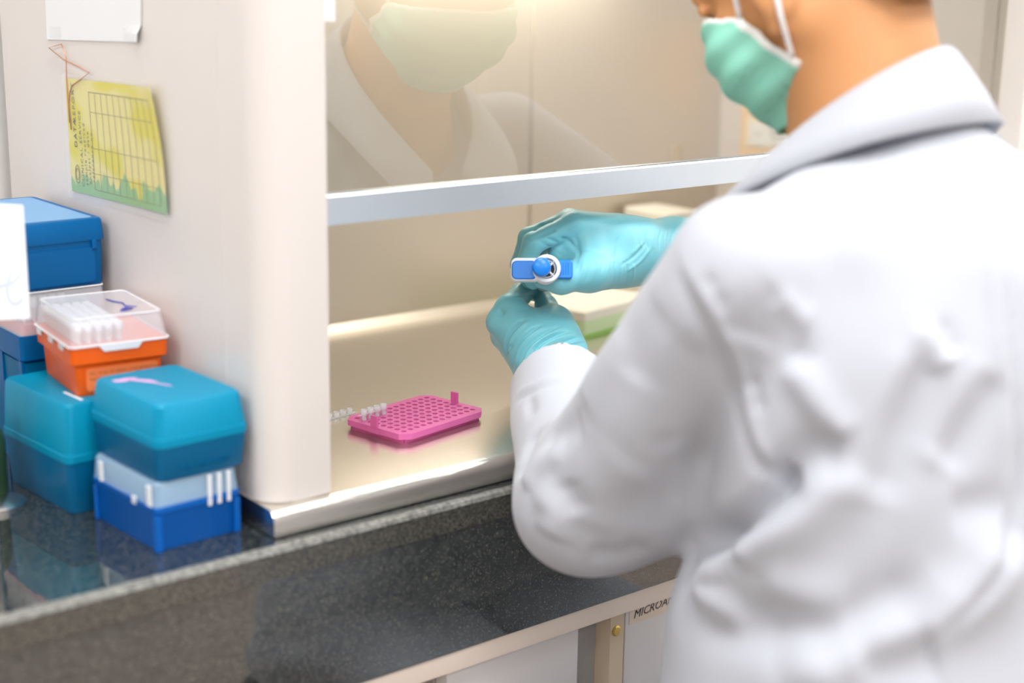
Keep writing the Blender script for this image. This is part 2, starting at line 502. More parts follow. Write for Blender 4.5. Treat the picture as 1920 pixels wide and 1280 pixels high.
# ================================================================== THE ROOM
def struct(o):
    o['kind'] = 'structure'; return o
struct(box('floor', -3.2, 4.2, -3.2, 1.60, -0.88, -0.78, 'floor_vinyl'))
struct(box('ceiling', -3.2, 4.2, -3.2, 1.60, 1.92, 2.0, 'ceiling_paint'))
struct(box('wall_back', -3.2, 4.2, 1.60, 1.70, -0.88, 2.0, 'wall_paint'))
struct(box('wall_left', -3.3, -3.2, -3.2, 1.70, -0.88, 2.0, 'wall_paint'))
struct(box('wall_right', 4.2, 4.3, -3.2, 1.70, -0.88, 2.0, 'wall_paint'))
struct(box('wall_front', -3.3, 4.3, -3.3, -3.2, -0.88, 2.0, 'wall_paint'))
# ceiling light panels (each a frame with a lit diffuser and a lamp under it)
panel_spots = [(x, y) for y in (-1.9, -0.35, 0.75) for x in (-1.4, 0.3, 2.0, 3.4)]
pwhere = {-1.9: 'rear row', -0.35: 'middle row', 0.75: 'row above the bench'}
for i, (x, y) in enumerate(panel_spots):
    t = thing('ceiling_light', 'white ceiling light panel, %s from the left in the %s' % (['first', 'second', 'third', 'fourth'][i % 4], pwhere[y]), 'ceiling light', (x, y, 1.92), 0, 'ceiling light panels')
    box('frame', x - 0.32, x + 0.32, y - 0.32, y + 0.32, 1.895, 1.92, 'ceiling_paint', t, 0.004)
    box('diffuser', x - 0.29, x + 0.29, y - 0.29, y + 0.29, 1.888, 1.896, 'panel_light', t)
    ld = bpy.data.lights.new('panel_lamp', 'AREA'); ld.shape = 'SQUARE'; ld.size = 0.58; ld.energy = PANEL_POWER; ld.color = (0.96, 0.98, 1.0)
    lo = bpy.data.objects.new('panel_lamp', ld); C.objects.link(lo); lo.parent = t; lo.location = (0, 0, -0.035)

# ================================================================== BENCH
YF = 1.004           # front face of the worktop
wt = thing('worktop', 'dark speckled granite worktop with polished front apron under the white cabinet', 'worktop', (0.9, YF, -0.15))
bm = bmesh.new()
prism(bm, [(YF + 0.004, 0), (1.598, 0), (1.598, -0.026), (YF, -0.026), (YF, -0.004), (YF + 0.0012, -0.0012)], 'x', -1.2, 2.6)
from_bm('slab', bm, 'granite', wt)
bm = bmesh.new(); prism(bm, [(YF - 0.0012, -0.0045), (YF + 0.0005, -0.001), (YF + 0.005, 0.0006), (YF + 0.0075, 0.0003), (YF + 0.002, -0.003)], 'x', -1.2, 2.6)
from_bm('slab_arris', bm, 'granite_edge_highlight', wt)  # thin pale strip, painted as the highlight along the front edge
box('slab_front', -1.2, 2.6, YF - 0.0006, YF - 0.0001, -0.026, -0.0052, 'granite_honed', wt)
box('apron', -1.2, 2.6, YF + 0.0015, YF + 0.025, -0.146, -0.0262, 'granite', wt, 0.0008)
fr_ = thing('bench_frame', 'beige painted steel frame rail and tan post under the granite apron', 'bench frame', (0.9, YF + 0.02, -0.78))
box('rail', -1.2, 2.6, YF + 0.004, YF + 0.045, -0.167, -0.1465, 'frame_beige', fr_, 0.001)
yp = YF + 0.012
p0, p1 = atY(1143, 1230, yp)[0], atY(1168, 1230, yp)[0]
bm = bmesh.new(); bbox(bm, p0, p1, yp, yp + 0.03, -0.78, -0.1672)
po = from_bm('post', bm, 'post_tan', fr_)
sc_ = atY(1155, 1182, yp)
bm = bmesh.new(); lathe(bm, [(0.0058, 0), (0.0058, 0.001), (0.0042, 0.002)], 16, sc_, (0, -1, 0))
bmesh.ops.translate(bm, verts=bm.verts, vec=(0, 0, 0))
from_bm('screw_head', bm, 'brass', fr_, smooth=False)
box('filler_panel', atY(1085, 1240, YF + 0.024)[0] + 0.0005, p0 - 0.0002, yp + 0.022, yp + 0.028, -0.78, -0.1672, 'recess_grey', fr_)
box('back_rail', -1.2, 2.6, 1.52, 1.56, -0.167, -0.0265, 'frame_beige', fr_, 0.001)
for xx in (-1.15, 2.5):
    box('post', xx, xx + 0.03, yp + 0.03, yp + 0.06, -0.78, -0.1672, 'post_tan', fr_)
    box('post', xx, xx + 0.03, 1.525, 1.555, -0.78, -0.1672, 'post_tan', fr_)
# drawer units under the bench
def drawer_unit(label, x0, x1, ycab, group='white under-bench drawer units'):
    t = thing('drawer_unit', label, 'drawer unit', ((x0 + x1) / 2, ycab, -0.78), 0, group)
    box('carcass', x0, x1, ycab + 0.019, ycab + 0.42, -0.78, -0.169, 'recess_grey', t, 0.002)
    z = -0.1685
    for h in (0.14, 0.22, 0.23):
        d = box('drawer', x0 + 0.001, x1 - 0.001, ycab, ycab + 0.018, z - h + 0.004, z, 'drawer_white', t, 0.002)
        bm = bmesh.new(); hy = ycab - 0.012; xm = (x0 + x1) / 2
        tube(bm, [(xm - 0.05, ycab, z - h * 0.72), (xm - 0.05, hy, z - h * 0.72), (xm + 0.05, hy, z - h * 0.72), (xm + 0.05, ycab, z - h * 0.72)], 0.004, 8)
        from_bm('handle', bm, 'steel_edge', d, smooth=True)
        z -= h
    return t
yd = YF + 0.024
xa = atY(1085, 1240, yd)[0]
xl = atY(836, 1262, yd)[0]
drawer_unit('white drawer unit left of the tan post under the bench', xl - 0.0, xa, yd)
xb = atY(1169, 1230, yd)[0]
du = drawer_unit('white drawer unit with handwritten tape label right of the tan post', xb, xb + 0.42, yd)
# paper tape label with pencil lettering
tl = thing('tape_label', 'cream tape label lettered MICROAMP stuck on the drawer front', 'label', (*atY(1215, 1165, yd)[:2], -0.2))
pa = atY(1180, 1146, yd); pb = atY(1176, 1188, yd)
x0 = pa[0]; x1 = x0 + 0.075; zt = -0.1705; zb = zt - 0.0235
box('tape', x0, x1, yd - 0.0006, yd - 0.0001, zb, zt, 'paper_cream', tl)
text_obj('lettering', 'MICROAMP', 0.0128, np.array([x0 + 0.0055, yd - 0.0008, zb + 0.0055]) - origin_of(tl), (1, 0, 0.06), (0.0, 0, 1), 'ink_black', tl, 0.00008, 0.25)
drawer_unit('white drawer unit at the far left end of the bench', -0.9, -0.48, yd)

# ================================================================== CABINET (laminar flow hood)
HX0, HX1 = 0.585, 1.70       # outer sides
IX0, IX1 = 0.646, 1.641      # inner side faces
YS, YB, ZS = 1.022, 1.530, 0.024
HT = 0.86
hood = thing('laminar_flow_cabinet', 'beige laminar flow cabinet with steel interior and raised glass sash', 'lab cabinet', (1.14, YS, 0.0))
# steel base tray with rolled front edge
r = 0.010
prof = [(YS, 0.0015)] + [(YS + r - r * math.cos(R_(a)), ZS - r + r * math.sin(R_(a))) for a in range(0, 91, 15)] + [(1.566, ZS), (1.566, 0.0015)]
bm = bmesh.new(); prism(bm, prof, 'x', HX0, HX1)
from_bm('work_surface', bm, 'steel', hood, auto=30)
for xs, s in ((HX0, -1), (HX1, 1)):
    bm = bmesh.new()
    inner = [(YS, 0.0012)] + [(YS + r - r * math.cos(R_(a)), ZS - r + r * math.sin(R_(a))) for a in range(0, 91, 15)] + [(1.56, ZS), (1.56, 0.0012)]
    prism(bm, inner, 'x', xs - 0.0012 if s < 0 else xs, xs if s < 0 else xs + 0.0012)
    from_bm('tray_end', bm, 'steel_edge', hood)
# side cheeks with a rounded outer front corner
def cheek(x0, x1, left):
    pr = rounded_rect(x0, x1, YS + 0.011, 1.566, (0, 0, 0.026, 0.0) if left else (0, 0, 0.0, 0.026), 8)
    bm = bmesh.new(); prism(bm, pr, 'z', ZS + 0.0002, HT)
    bmesh.ops.bevel(bm, geom=[e for e in bm.edges if abs(e.verts[0].co.z - e.verts[1].co.z) < 1e-6 and e.verts[0].co.z < 0.1], offset=0.0015, segments=2, affect='EDGES')
    return from_bm('side_cheek', bm, 'hood_paint', hood, auto=30)
cheek(HX0, IX0, True)
cheek(IX1, HX1, False)
# seam cover strips on the outer left cheek
box('seam', HX0 - 0.0006, HX0, 1.098, 1.1, ZS + 0.002, HT, 'hood_paint', hood)
# back wall of two steel sheets with a dark joint and a pale cove at the foot
xj = 1.2755
box('back_sheet', IX0, xj - 0.003, YB, YB + 0.006, ZS, HT, 'steel_wall', hood)
box('back_sheet', xj + 0.003, IX1, YB, YB + 0.006, ZS, HT, 'steel_wall', hood)
box('back_joint', xj - 0.003, xj + 0.003, YB + 0.002, YB + 0.008, ZS, HT, 'joint_grey', hood)
box('rear_casing', HX0 + 0.002, HX1 - 0.002, YB + 0.009, 1.564, ZS, HT, 'hood_paint', hood)
bm = bmesh.new(); prism(bm, [(YB, ZS), (YB, ZS + 0.010), (YB - 0.004, ZS + 0.006), (YB - 0.010, ZS)], 'x', IX0, IX1)
from_bm('cove', bm, 'steel_wall', hood)
for xs in (IX0, IX1):      # thin steel linings on the inner side walls
    s = 1 if xs == IX0 else -1
    box('side_lining', min(xs, xs + s * 0.002), max(xs, xs + s * 0.002), 1.0785 if s > 0 else 1.078, YB, ZS, HT, 'steel_wall' if s > 0 else 'hood_paint', hood)
la, lb_ = atY(1261, 271, YB), atY(1274, 301, YB)
bm = bmesh.new(); bbox(bm, la[0], lb_[0], YB - 0.004, YB, lb_[2], la[2]); bevel_all(bm, 0.001)
from_bm('gas_cock_plate', bm, 'post_tan', hood)
box('roof', HX0, HX1, YS + 0.011, 1.566, HT + 0.0002, HT + 0.05, 'hood_paint', hood, 0.004)
box('filter_ceiling', IX0 + 0.002, IX1 - 0.002, 1.10, YB - 0.001, HT - 0.02, HT - 0.0002, 'white_plastic', hood)
box('fascia', IX0 + 0.001, IX1 - 0.001, YS + 0.013, YS + 0.034, 0.66, HT - 0.0002, 'hood_paint', hood, 0.003)
# sliding sash: glass pane in an aluminium handle rail
YG = 1.066
sash = thing_sash = bpy.data.objects.new('sash', None); C.objects.link(sash); sash.parent = hood; sash.empty_display_size = 0.02
sash.location = Vector((1.14, YG, 0.25)) - Vector(origin_of(hood))
bm = bmesh.new(); bbox(bm, IX0 + 0.0005, IX1 - 0.0005, YG, YG + 0.0002, 0.271, 0.80)
bmesh.ops.delete(bm, geom=[f for f in bm.faces if abs(f.calc_center_median().y - YG) > 1e-5], context='FACES')
from_bm('glass_pane', bm, 'sash_glass', sash)
bm = bmesh.new(); prism(bm, [(YG - 0.006, 0.2505), (YG + 0.010, 0.2505), (YG + 0.010, 0.276), (YG + 0.002, 0.276), (YG + 0.002, 0.2705), (YG - 0.002, 0.2705), (YG - 0.002, 0.276), (YG - 0.0045, 0.276), (YG - 0.006, 0.2745)], 'x', IX0 + 0.0003, IX1 - 0.0003)
from_bm('handle_rail', bm, 'aluminium', sash)
# lamp tube under the filter ceiling
LZ = 0.545
lamp = bpy.data.objects.new('lamp', None); C.objects.link(lamp); lamp.parent = hood; lamp.location = Vector((1.20, 1.47, LZ)) - Vector(origin_of(hood))
bm = bmesh.new(); bbox(bm, 0.99, 1.41, 1.485, YB, LZ - 0.015, LZ + 0.035); bevel_all(bm, 0.004)
from_bm('lamp_housing', bm, 'white_plastic', lamp)
mat('lamp_tube', (1, 1, 1), 0.5, emit=(1.0, 0.92, 0.79), estr=14)
bm = bmesh.new(); lathe(bm, [(0.009, 0), (0.012, 0.004), (0.012, 0.396), (0.009, 0.40)], 14, (1.0, 1.470, LZ), (1, 0, 0))
from_bm('lamp_tube', bm, 'lamp_tube', lamp, smooth=True)
ld = bpy.data.lights.new('hood_lamp', 'AREA'); ld.shape = 'RECTANGLE'; ld.size = 0.40; ld.size_y = 0.03; ld.energy = HOOD_POWER; ld.color = (1.0, 0.92, 0.79)
lo = bpy.data.objects.new('hood_lamp', ld); C.objects.link(lo); lo.parent = lamp; lo.location = (0.0, 0, -0.016)
# orange socket board with switch on the right inner wall
XW = IX1 - 0.002
sb = thing('switch_board', 'orange board with cream rocker switch on the right inner cabinet wall', 'switch', (XW, 1.42, 0.20))
box('board', XW - 0.004, XW, 1.34, 1.4845, 0.195, 0.40, 'panel_orange', sb, 0.001)
bm = bmesh.new(); bbox(bm, XW - 0.008, XW - 0.004, 1.421, 1.4715, 0.2215, 0.2635); bevel_all(bm, 0.0015)
pl = from_bm('switch_plate', bm, 'switch_cream', sb)
bm = bmesh.new(); bbox(bm, XW - 0.0105, XW - 0.008, 1.4325, 1.4605, 0.2255, 0.2565); bevel_all(bm, 0.001)
from_bm('rocker', bm, 'paper_white', pl)
text_obj('switch_mark', 'ON', 0.008, np.array([XW - 0.0106, 1.452, 0.238]) - origin_of(pl), (0, -1, 0), (0, 0, 1), 'ink_grey', pl)
sg = thing('warning_label', 'white printed notice beside the switch on the cabinet wall', 'notice', (XW - 0.005, 1.40, 0.23))
box('card', XW - 0.0095, XW - 0.0085, 1.343, 1.4335, 0.2275, 0.272, 'paper_white', sg)
for i, s in enumerate(('DO NOT', 'ADJUST', 'DO NOT CUT & MOVE')):
    text_obj('lettering', s, 0.0075, np.array([XW - 0.0096, 1.427 - 0.003 * i, 0.2515 - 0.0085 * i]) - origin_of(sg), (0, -1, 0.03), (0, 0, 1), 'ink_black', sg)
# small white sticker at the upper left of the opening
st = atY(605, 8, 1.0615)
stk = thing('corner_sticker', 'small white printed sticker at the upper left of the glass', 'sticker', (0.655, 1.06, 0.41))
box('paper', IX0 + 0.001, atY(628, 20, 1.0645)[0], 1.0640, 1.0645, atY(620, 40, 1.0645)[2], atY(620, -40, 1.0645)[2], 'paper_white', stk)
for i in range(3):
    text_obj('print', ['220 V', 'LAMP', 'FAN'][i], 0.005, np.array([IX0 + 0.004, 1.0638, atY(620, 14 + 10 * i, 1.0645)[2]]) - origin_of(stk), (1, 0, 0), (0, 0, 1), 'ink_grey', stk)

# ================================================================== PAPERS ON THE CABINET SIDE
XP = HX0
def sheet(name, S, nu, nv, material, parent, thick=0.0003):
    vs = []; fs = []
    for side in (0, 1):
        for j in range(nv + 1):
            for i in range(nu + 1):
                p = np.array(S(i / nu, j / nv)); p[0] -= thick * (1 - side)
                vs.append(p)
    K = (nu + 1) * (nv + 1)
    for j in range(nv):
        for i in range(nu):
            a = j * (nu + 1) + i
            fs.append((a, a + 1, a + nu + 2, a + nu + 1)); fs.append((K + a, K + a + nu + 1, K + a + nu + 2, K + a + 1))
    bd = [i for i in range(nu + 1)] + [j * (nu + 1) + nu for j in range(1, nu * 0 + nv + 1)] + [nv * (nu + 1) + i for i in range(nu - 1, -1, -1)] + [j * (nu + 1) for j in range(nv - 1, 0, -1)]
    for a, c in zip(bd, bd[1:] + bd[:1]): fs.append((c, a, K + a, K + c))
    o = from_data(name, vs, fs, material, parent, smooth=False)
    uv = o.data.uv_layers.new(name='uv')
    M = K
    for lp in o.data.loops:
        k = lp.vertex_index % M
        uv.data[lp.index].uv = ((k % (nu + 1)) / nu, (k // (nu + 1)) / nv)
    return o
# plain white sheet
wsheet = thing('white_sheet', 'blank white sheet of paper taped high on the cabinet side', 'paper', (XP, 1.355, 0.39))
cor = [atX(90, 74, XP), atX(266, 79, XP), atX(268, -120, XP), atX(82, -120, XP)]
def S1(u, v):
    p = (cor[0] * (1 - u) + cor[1] * u) * (1 - v) + (cor[3] * (1 - u) + cor[2] * u) * v
    return (XP - 0.0008 - 0.004 * (u > 0.9) * (1 - v) * (u - 0.9) * 10 * (v < 0.15), p[1], p[2])
sheet('sheet', S1, 12, 12, 'paper_white', wsheet)
for u0, v0 in ((0.04, 0.01), (0.84, 0.01)):
    vs = [np.array(S1(u, v)) - np.array([0.0008, 0, 0]) for u, v in ((u0, v0), (u0 + 0.13, v0), (u0 + 0.13, v0 + 0.12), (u0, v0 + 0.12))]
    from_data('tape', vs, [(0, 1, 2, 3)], 'tape_clear', wsheet)
# yellow form in a clear sleeve
yp_ = thing('yellow_form', 'yellow data report form with green stains in a clear sleeve', 'paper', (XP, 1.32, 0.24))
c4 = [atX(139, 357, XP), atX(321, 401, XP), atX(296, 164, XP), atX(126, 146, XP)]
def S2(u, v, off=0.0):
    p = (c4[0] * (1 - u) + c4[1] * u) * (1 - v) + (c4[3] * (1 - u) + c4[2] * u) * v
    bow = 0.10 * (u ** 1.5) * math.sin(math.pi * v)         # the right edge bellies out
    y = p[1] - 0.05 * bow * 1.2
    x = XP - 0.0018 - off - 0.006 * (u ** 3) * (0.35 + 0.65 * v)
    return (x, y, p[2])
ym = mat('paper_yellow', (0.78, 0.70, 0.22), 0.65)
n, l, b = nodes(ym)
tc = n.new('ShaderNodeTexCoord'); sp = n.new('ShaderNodeSeparateXYZ'); l.new(tc.outputs['UV'], sp.inputs[0])
nz = n.new('ShaderNodeTexNoise'); nz.inputs['Scale'].default_value = 5.5; nz.inputs['Detail'].default_value = 2
mp = n.new('ShaderNodeMapping'); mp.inputs['Scale'].default_value = (1.6, 0.5, 1); l.new(tc.outputs['UV'], mp.inputs[0]); l.new(mp.outputs[0], nz.inputs['Vector'])
ma = n.new('ShaderNodeMath'); ma.operation = 'MULTIPLY_ADD'; ma.inputs[1].default_value = 1.1; l.new(nz.outputs['Fac'], ma.inputs[0])
mb = n.new('ShaderNodeMath'); mb.operation = 'MULTIPLY'; mb.inputs[1].default_value = -1.9; l.new(sp.outputs['Y'], mb.inputs[0]); l.new(mb.outputs[0], ma.inputs[2])
rp = n.new('ShaderNodeValToRGB'); rp.color_ramp.elements[0].position = 0.22; rp.color_ramp.elements[0].color = (0, 0, 0, 1)
rp.color_ramp.elements[1].position = 0.28; rp.color_ramp.elements[1].color = (0.75, 0.75, 0.75, 1)
l.new(ma.outputs[0], rp.inputs[0])
ny = n.new('ShaderNodeTexNoise'); ny.inputs['Scale'].default_value = 2.2; ny.inputs['Detail'].default_value = 1; l.new(tc.outputs['UV'], ny.inputs['Vector'])
ry = n.new('ShaderNodeValToRGB'); ry.color_ramp.elements[0].position = 0.47; ry.color_ramp.elements[0].color = (0.74, 0.66, 0.24, 1)
ry.color_ramp.elements[1].position = 0.56; ry.color_ramp.elements[1].color = (0.68, 0.60, 0.03, 1); l.new(ny.outputs['Fac'], ry.inputs[0])
mxx = n.new('ShaderNodeMix'); mxx.data_type = 'RGBA'; l.new(rp.outputs[0], mxx.inputs[0]); l.new(ry.outputs[0], mxx.inputs[6]); mxx.inputs[7].default_value = (0.09, 0.42, 0.22, 1)
l.new(mxx.outputs[2], b.inputs['Base Color'])
form = sheet('form', S2, 24, 18, 'paper_yellow', yp_)
mat('print_line', (0.20, 0.19, 0.10), 0.7)
def rule(u0, v0, u1, v1, wd=0.004, m='print_line', name='printed_rule'):
    k = 14; vs = []; fs = []
    du, dv = u1 - u0, v1 - v0; L = math.hypot(du, dv); nu_, nv_ = -dv / L * wd, du / L * wd
    for i in range(k + 1):
        t = i / k
        for s in (-0.5, 0.5): vs.append(S2(u0 + du * t + nu_ * s, v0 + dv * t + nv_ * s, 0.0007))
    for i in range(k): fs.append((2 * i, 2 * i + 1, 2 * i + 3, 2 * i + 2))
    return from_data(name, vs, fs, m, form)
for v_ in (0.9, 0.73, 0.42, 0.2, 0.06): rule(0.27, v_, 0.95, v_ - 0.005, 0.006 if v_ in (0.9, 0.06) else 0.0045)
for i in range(11): rule(0.27 + 0.068 * i, 0.06, 0.27 + 0.068 * i, 0.9, 0.0035)
def form_text(s, u, v, size, m='print_line'):
    o_ = np.array(S2(u, v, 0.0009)); e = np.array(S2(u, v + 0.1, 0.0009)) - o_; f_ = np.array(S2(u - 0.1, v, 0.0009)) - o_
    text_obj('form_lettering', s, size, o_ - origin_of(form), e, f_, m, form, 0.00005, 0, 1.25)
form_text('DATA', 0.10, 0.40, 0.0088, 'ink_black'); form_text('REPORT', 0.10, 0.62, 0.0088)
for i, s in enumerate(('CLINICAL SERVICE', 'sample received', 'analyst / date', 'reference no.')):
    form_text(s, 0.155 + 0.04 * i, 0.06 + 0.02 * i, 0.0072)
bm = bmesh.new(); e0 = np.array(S2(0.085, 0.165, 0.0009))
for rr_ in (0.0055, 0.0035):
    tube(bm, [e0 + np.array([0, rr_ * math.cos(a), 1.6 * rr_ * math.sin(a)]) for a in np.linspace(0, 2 * math.pi, 17)], 0.0003, 5)
from_bm('form_emblem', bm, 'print_line', form)
vs = [S2(u, v, 0.0008) for u, v in ((0.10, 0.475), (0.27, 0.455), (0.28, 0.535), (0.10, 0.545))]
mat('tape_yellow', (0.62, 0.55, 0.03), 0.5)
from_data('tape', vs, [(0, 1, 2, 3)], 'tape_yellow', form)
mat('clear_sleeve', (0.9, 0.9, 0.86), 0.2); see_through(MATS['clear_sleeve'], 0.93)
def S3(u, v): return S2(-0.03 + 1.06 * u, -0.06 + 1.1 * v, 0.0014)
sheet('clear_sleeve', S3, 14, 10, 'clear_sleeve', yp_, 0.0001)
# copper wire hook
wire_px = [(225, 740), (210, 600), (216, 530), (228, 488), (275, 455), (328, 415), (260, 378), (180, 340), (95, 272), (168, 252), (185, 290), (195, 330), (198, 460), (208, 600), (216, 700)]
wp = [atX(60 + x / 3.0475, y / 3.0475, XP - 0.0032) for x, y in wire_px]
bm = bmesh.new(); tube(bm, wp, 0.0006, 6)
tag(from_bm('wire_hook', bm, 'copper', None, smooth=True), 'thin bent copper wire hanging over the yellow form', 'wire')

# ================================================================== PIPETTE TIP BOXES
def ring_shell(bm, w0, d0, z0, w1, d1, z1, r, th, open_bottom=True):
    """thin lid: outer and inner skins"""
    rings = [rr_ring(w0, d0, r, z0), rr_ring(w1, d1, r, z1 - 0.002), rr_ring(w1 - 0.003, d1 - 0.003, r, z1)]
    inn = [rr_ring(w1 - 0.004 - th * 2, d1 - 0.004 - th * 2, r * 0.8, z1 - th), rr_ring(w0 - 2 * th, d0 - 2 * th, r * 0.8, z0)]
    loft(bm, [inn[1][:]] and [rr_ring(w0, d0, r, z0)] + rings[1:], False, True)
    vs0 = [rr_ring(w0 - 2 * th, d0 - 2 * th, r, z0), rr_ring(w1 - 2 * th, d1 - 2 * th, r, z1 - th)]
    loft(bm, vs0, False, True)
def solid(name, dims, material, parent, r=0.006, seg=4):
    """stack of rounded-rectangle sections (w, d, z)"""
    bm = bmesh.new(); loft(bm, [rr_ring(a, c, min(r, a / 3, c / 3), z, seg) for a, c, z in dims])
    return from_bm(name, bm, material, parent, world=False, auto=35)
def base_at(front_left, front_dir_deg, w_, d_):
    """centre of a box from its front-left corner and rotation"""
    a = R_(front_dir_deg); ex = np.array([math.cos(a), math.sin(a)]); ey = np.array([-math.sin(a), math.cos(a)])
    return np.array(front_left[:2]) + ex * w_ / 2 + ey * d_ / 2, a
BOXG = 'pipette tip boxes beside the cabinet'
# A1: low blue box with clear lid, nearest the camera
c, a = base_at((0.4945, 1.0535), 3.5, 0.075, 0.102)
A1 = thing('tip_box', 'low royal blue tip box with clear lid, under the turquoise box', 'tip box', (*c, 0), a, BOXG)
solid('base', [(0.073, 0.100, 0.0), (0.074, 0.101, 0.001), (0.0755, 0.103, 0.030), (0.080, 0.108, 0.0335), (0.080, 0.108, 0.0379)], 'blue_plastic', A1, 0.004)
for sx in (-1, 1):
    for sy in (-1, 1):
        bm = bmesh.new(); bbox(bm, sx * 0.0365 - 0.003, sx * 0.0365 + 0.003, sy * 0.0505 - 0.003, sy * 0.0505 + 0.003, 0.0, 0.031); bevel_all(bm, 0.0012)
        from_bm('corner_rib', bm, 'blue_plastic', A1, world=False)
bm = bmesh.new(); ring_shell(bm, 0.079, 0.107, 0.0381, 0.076, 0.104, 0.0583, 0.005, 0.0012)
lid = from_bm('lid', bm, 'clear_blue', A1, world=False, auto=35)
for xx in (0.010, 0.019, 0.028):
    bm = bmesh.new(); bbox(bm, xx - 0.0018, xx + 0.0018, -0.0552, -0.0532, 0.030, 0.0565); bevel_all(bm, 0.0006)
    from_bm('lid_rib', bm, 'clear_rim', lid, world=False)
for yy in (-0.045, -0.02, 0.035):
    bm = bmesh.new(); bbox(bm, -0.0412, -0.0392, yy - 0.003, yy + 0.003, 0.0385 if yy != -0.02 else 0.034, 0.0560 if yy != -0.02 else 0.0405); bevel_all(bm, 0.0006)
    from_bm('lid_rib', bm, 'clear_rim', lid, world=False)
# A2: turquoise box on top
c, a = base_at((0.4955, 1.0490), 2.5, 0.084, 0.117)
A2 = thing('tip_box', 'turquoise frosted tip box with worn pink print on its lid', 'tip box', (*c, 0.0584), a, BOXG)
z0 = 0.0
solid('base', [(0.078, 0.110, 0.0), (0.080, 0.112, 0.0015), (0.0845, 0.1175, 0.029)], 'teal_dark', A2, 0.008)
solid('lid', [(0.0862, 0.1195, 0.0292), (0.0862, 0.1195, 0.036), (0.0848, 0.118, 0.0365), (0.0790, 0.111, 0.0615), (0.0750, 0.107, 0.0638)], 'teal_plastic', A2, 0.009)
def blob(bm, cx, cy, rx, ry, z, seed, k=18, ang=0.0):
    rnd = random.Random(seed)
    ph = [rnd.uniform(0, 6.28) for _ in range(3)]
    pts = []
    for i in range(k):
        t = 2 * math.pi * i / k
        q = 1 + 0.22 * math.sin(2 * t + ph[0]) + 0.16 * math.sin(3 * t + ph[1]) + 0.1 * math.sin(5 * t + ph[2])
        x, y = rx * q * math.cos(t), ry * q * math.sin(t)
        pts.append((cx + x * math.cos(ang) - y * math.sin(ang), cy + x * math.sin(ang) + y * math.cos(ang), z))
    bm.faces.new([bm.verts.new(p) for p in pts])
bm = bmesh.new(); blob(bm, -0.022, 0.033, 0.010, 0.005, 0.06395, 2, ang=-0.3); blob(bm, -0.010, 0.020, 0.011, 0.0045, 0.06395, 3, ang=-1.0); blob(bm, -0.003, 0.000, 0.010, 0.0013, 0.06395, 5, ang=-1.1)
from_bm('worn_print', bm, 'pink_print', A2, world=False)
text_obj('embossed_lettering', 'Pin Microtips', 0.009, (-0.022, -0.0568, 0.006), (1, 0, 0.02), (0, -0.1, 1), 'teal_dark', A2, 0.0006)
# B: tall teal box standing on the bench
c, a = base_at((0.4715, 1.1720), 4.5, 0.083, 0.123)
Bx = thing('tip_box', 'dark teal tip box standing on the granite, under the orange box', 'tip box', (*c, 0), a, BOXG)
solid('base', [(0.076, 0.116, 0.0), (0.0775, 0.1175, 0.0015), (0.084, 0.124, 0.0465)], 'teal_dark', Bx, 0.007)
solid('lid', [(0.0855, 0.1255, 0.0467), (0.0855, 0.1255, 0.053), (0.084, 0.124, 0.0535), (0.080, 0.120, 0.0955), (0.0765, 0.1165, 0.0982)], 'teal_plastic', Bx, 0.007)
bm = bmesh.new(); bbox(bm, -0.022, -0.0195, -0.052, -0.020, 0.0982, 0.0986)
from_bm('scratch_label', bm, 'paper_white', Bx, world=False)
# C: orange box with clear lid on B
c, a = base_at((0.4865, 1.1880), -6, 0.085, 0.106)
Cx = thing('tip_box', 'bright orange tip box with clear lid and printed label', 'tip box', (*c, 0.0984), a, BOXG)
solid('base', [(0.074, 0.096, 0.0), (0.075, 0.097, 0.001), (0.0775, 0.099, 0.027), (0.0855, 0.1065, 0.0295), (0.0865, 0.1075, 0.0448)], 'orange_plastic', Cx, 0.005)
bm = bmesh.new(); ring_shell(bm, 0.0875, 0.1085, 0.0450, 0.080, 0.101, 0.0684, 0.006, 0.0010)
lid = from_bm('lid', bm, 'clear_lid', Cx, world=False, auto=35)
bm = bmesh.new(); tube(bm, [(x, y, 0.0684) for x, y, _ in rr_ring(0.0785, 0.0995, 0.006, 0)] + [(0.03925, 0.0437, 0.0684)], 0.0008, 6)
from_bm('lid_edge', bm, 'clear_rim', lid, world=False)
bm = bmesh.new(); tube(bm, [(x, y, 0.0452) for x, y, _ in rr_ring(0.0885, 0.1095, 0.006, 0)] + [(0.04425, 0.0487, 0.0452)], 0.0010, 6)
from_bm('lid_edge', bm, 'clear_rim', lid, world=False)
bm = bmesh.new(); prism(bm, [(-0.020, 0.0455), (0.020, 0.0455), (0.015, 0.0395), (-0.015, 0.0395)], 'y', -0.0556, -0.0542)
from_bm('lid_tab', bm, 'clear_rim', lid, world=False)
for yy in (-0.030, 0.0, 0.035):
    bm = bmesh.new(); bbox(bm, -0.0452, -0.0440, yy - 0.006, yy + 0.006, 0.0395, 0.046)
    from_bm('lid_tab', bm, 'clear_rim', lid, world=False)
bm = bmesh.new(); tube(bm, [(0.012, 0.018, 0.0686), (0.014, 0.006, 0.0686), (0.020, -0.004, 0.0686), (0.018, -0.016, 0.0686), (0.026, -0.024, 0.0686)], [0.0006, 0.0010, 0.0008, 0.0008, 0.0005], 6)
tube(bm, [(0.0085, -0.033, 0.0686), (0.013, -0.031, 0.0686), (0.021, -0.029, 0.0686)], [0.0012, 0.0026, 0.0006], 6)
from_bm('marker_scribble', bm, 'ink_blue', lid, world=False)
bm = bmesh.new(); prism(bm, rounded_rect(-0.030, 0.034, 0.004, 0.0245, 0.003), 'y', -0.0498, -0.0489)
lb2 = from_bm('label_plate', bm, 'label_orange', Cx, world=False)
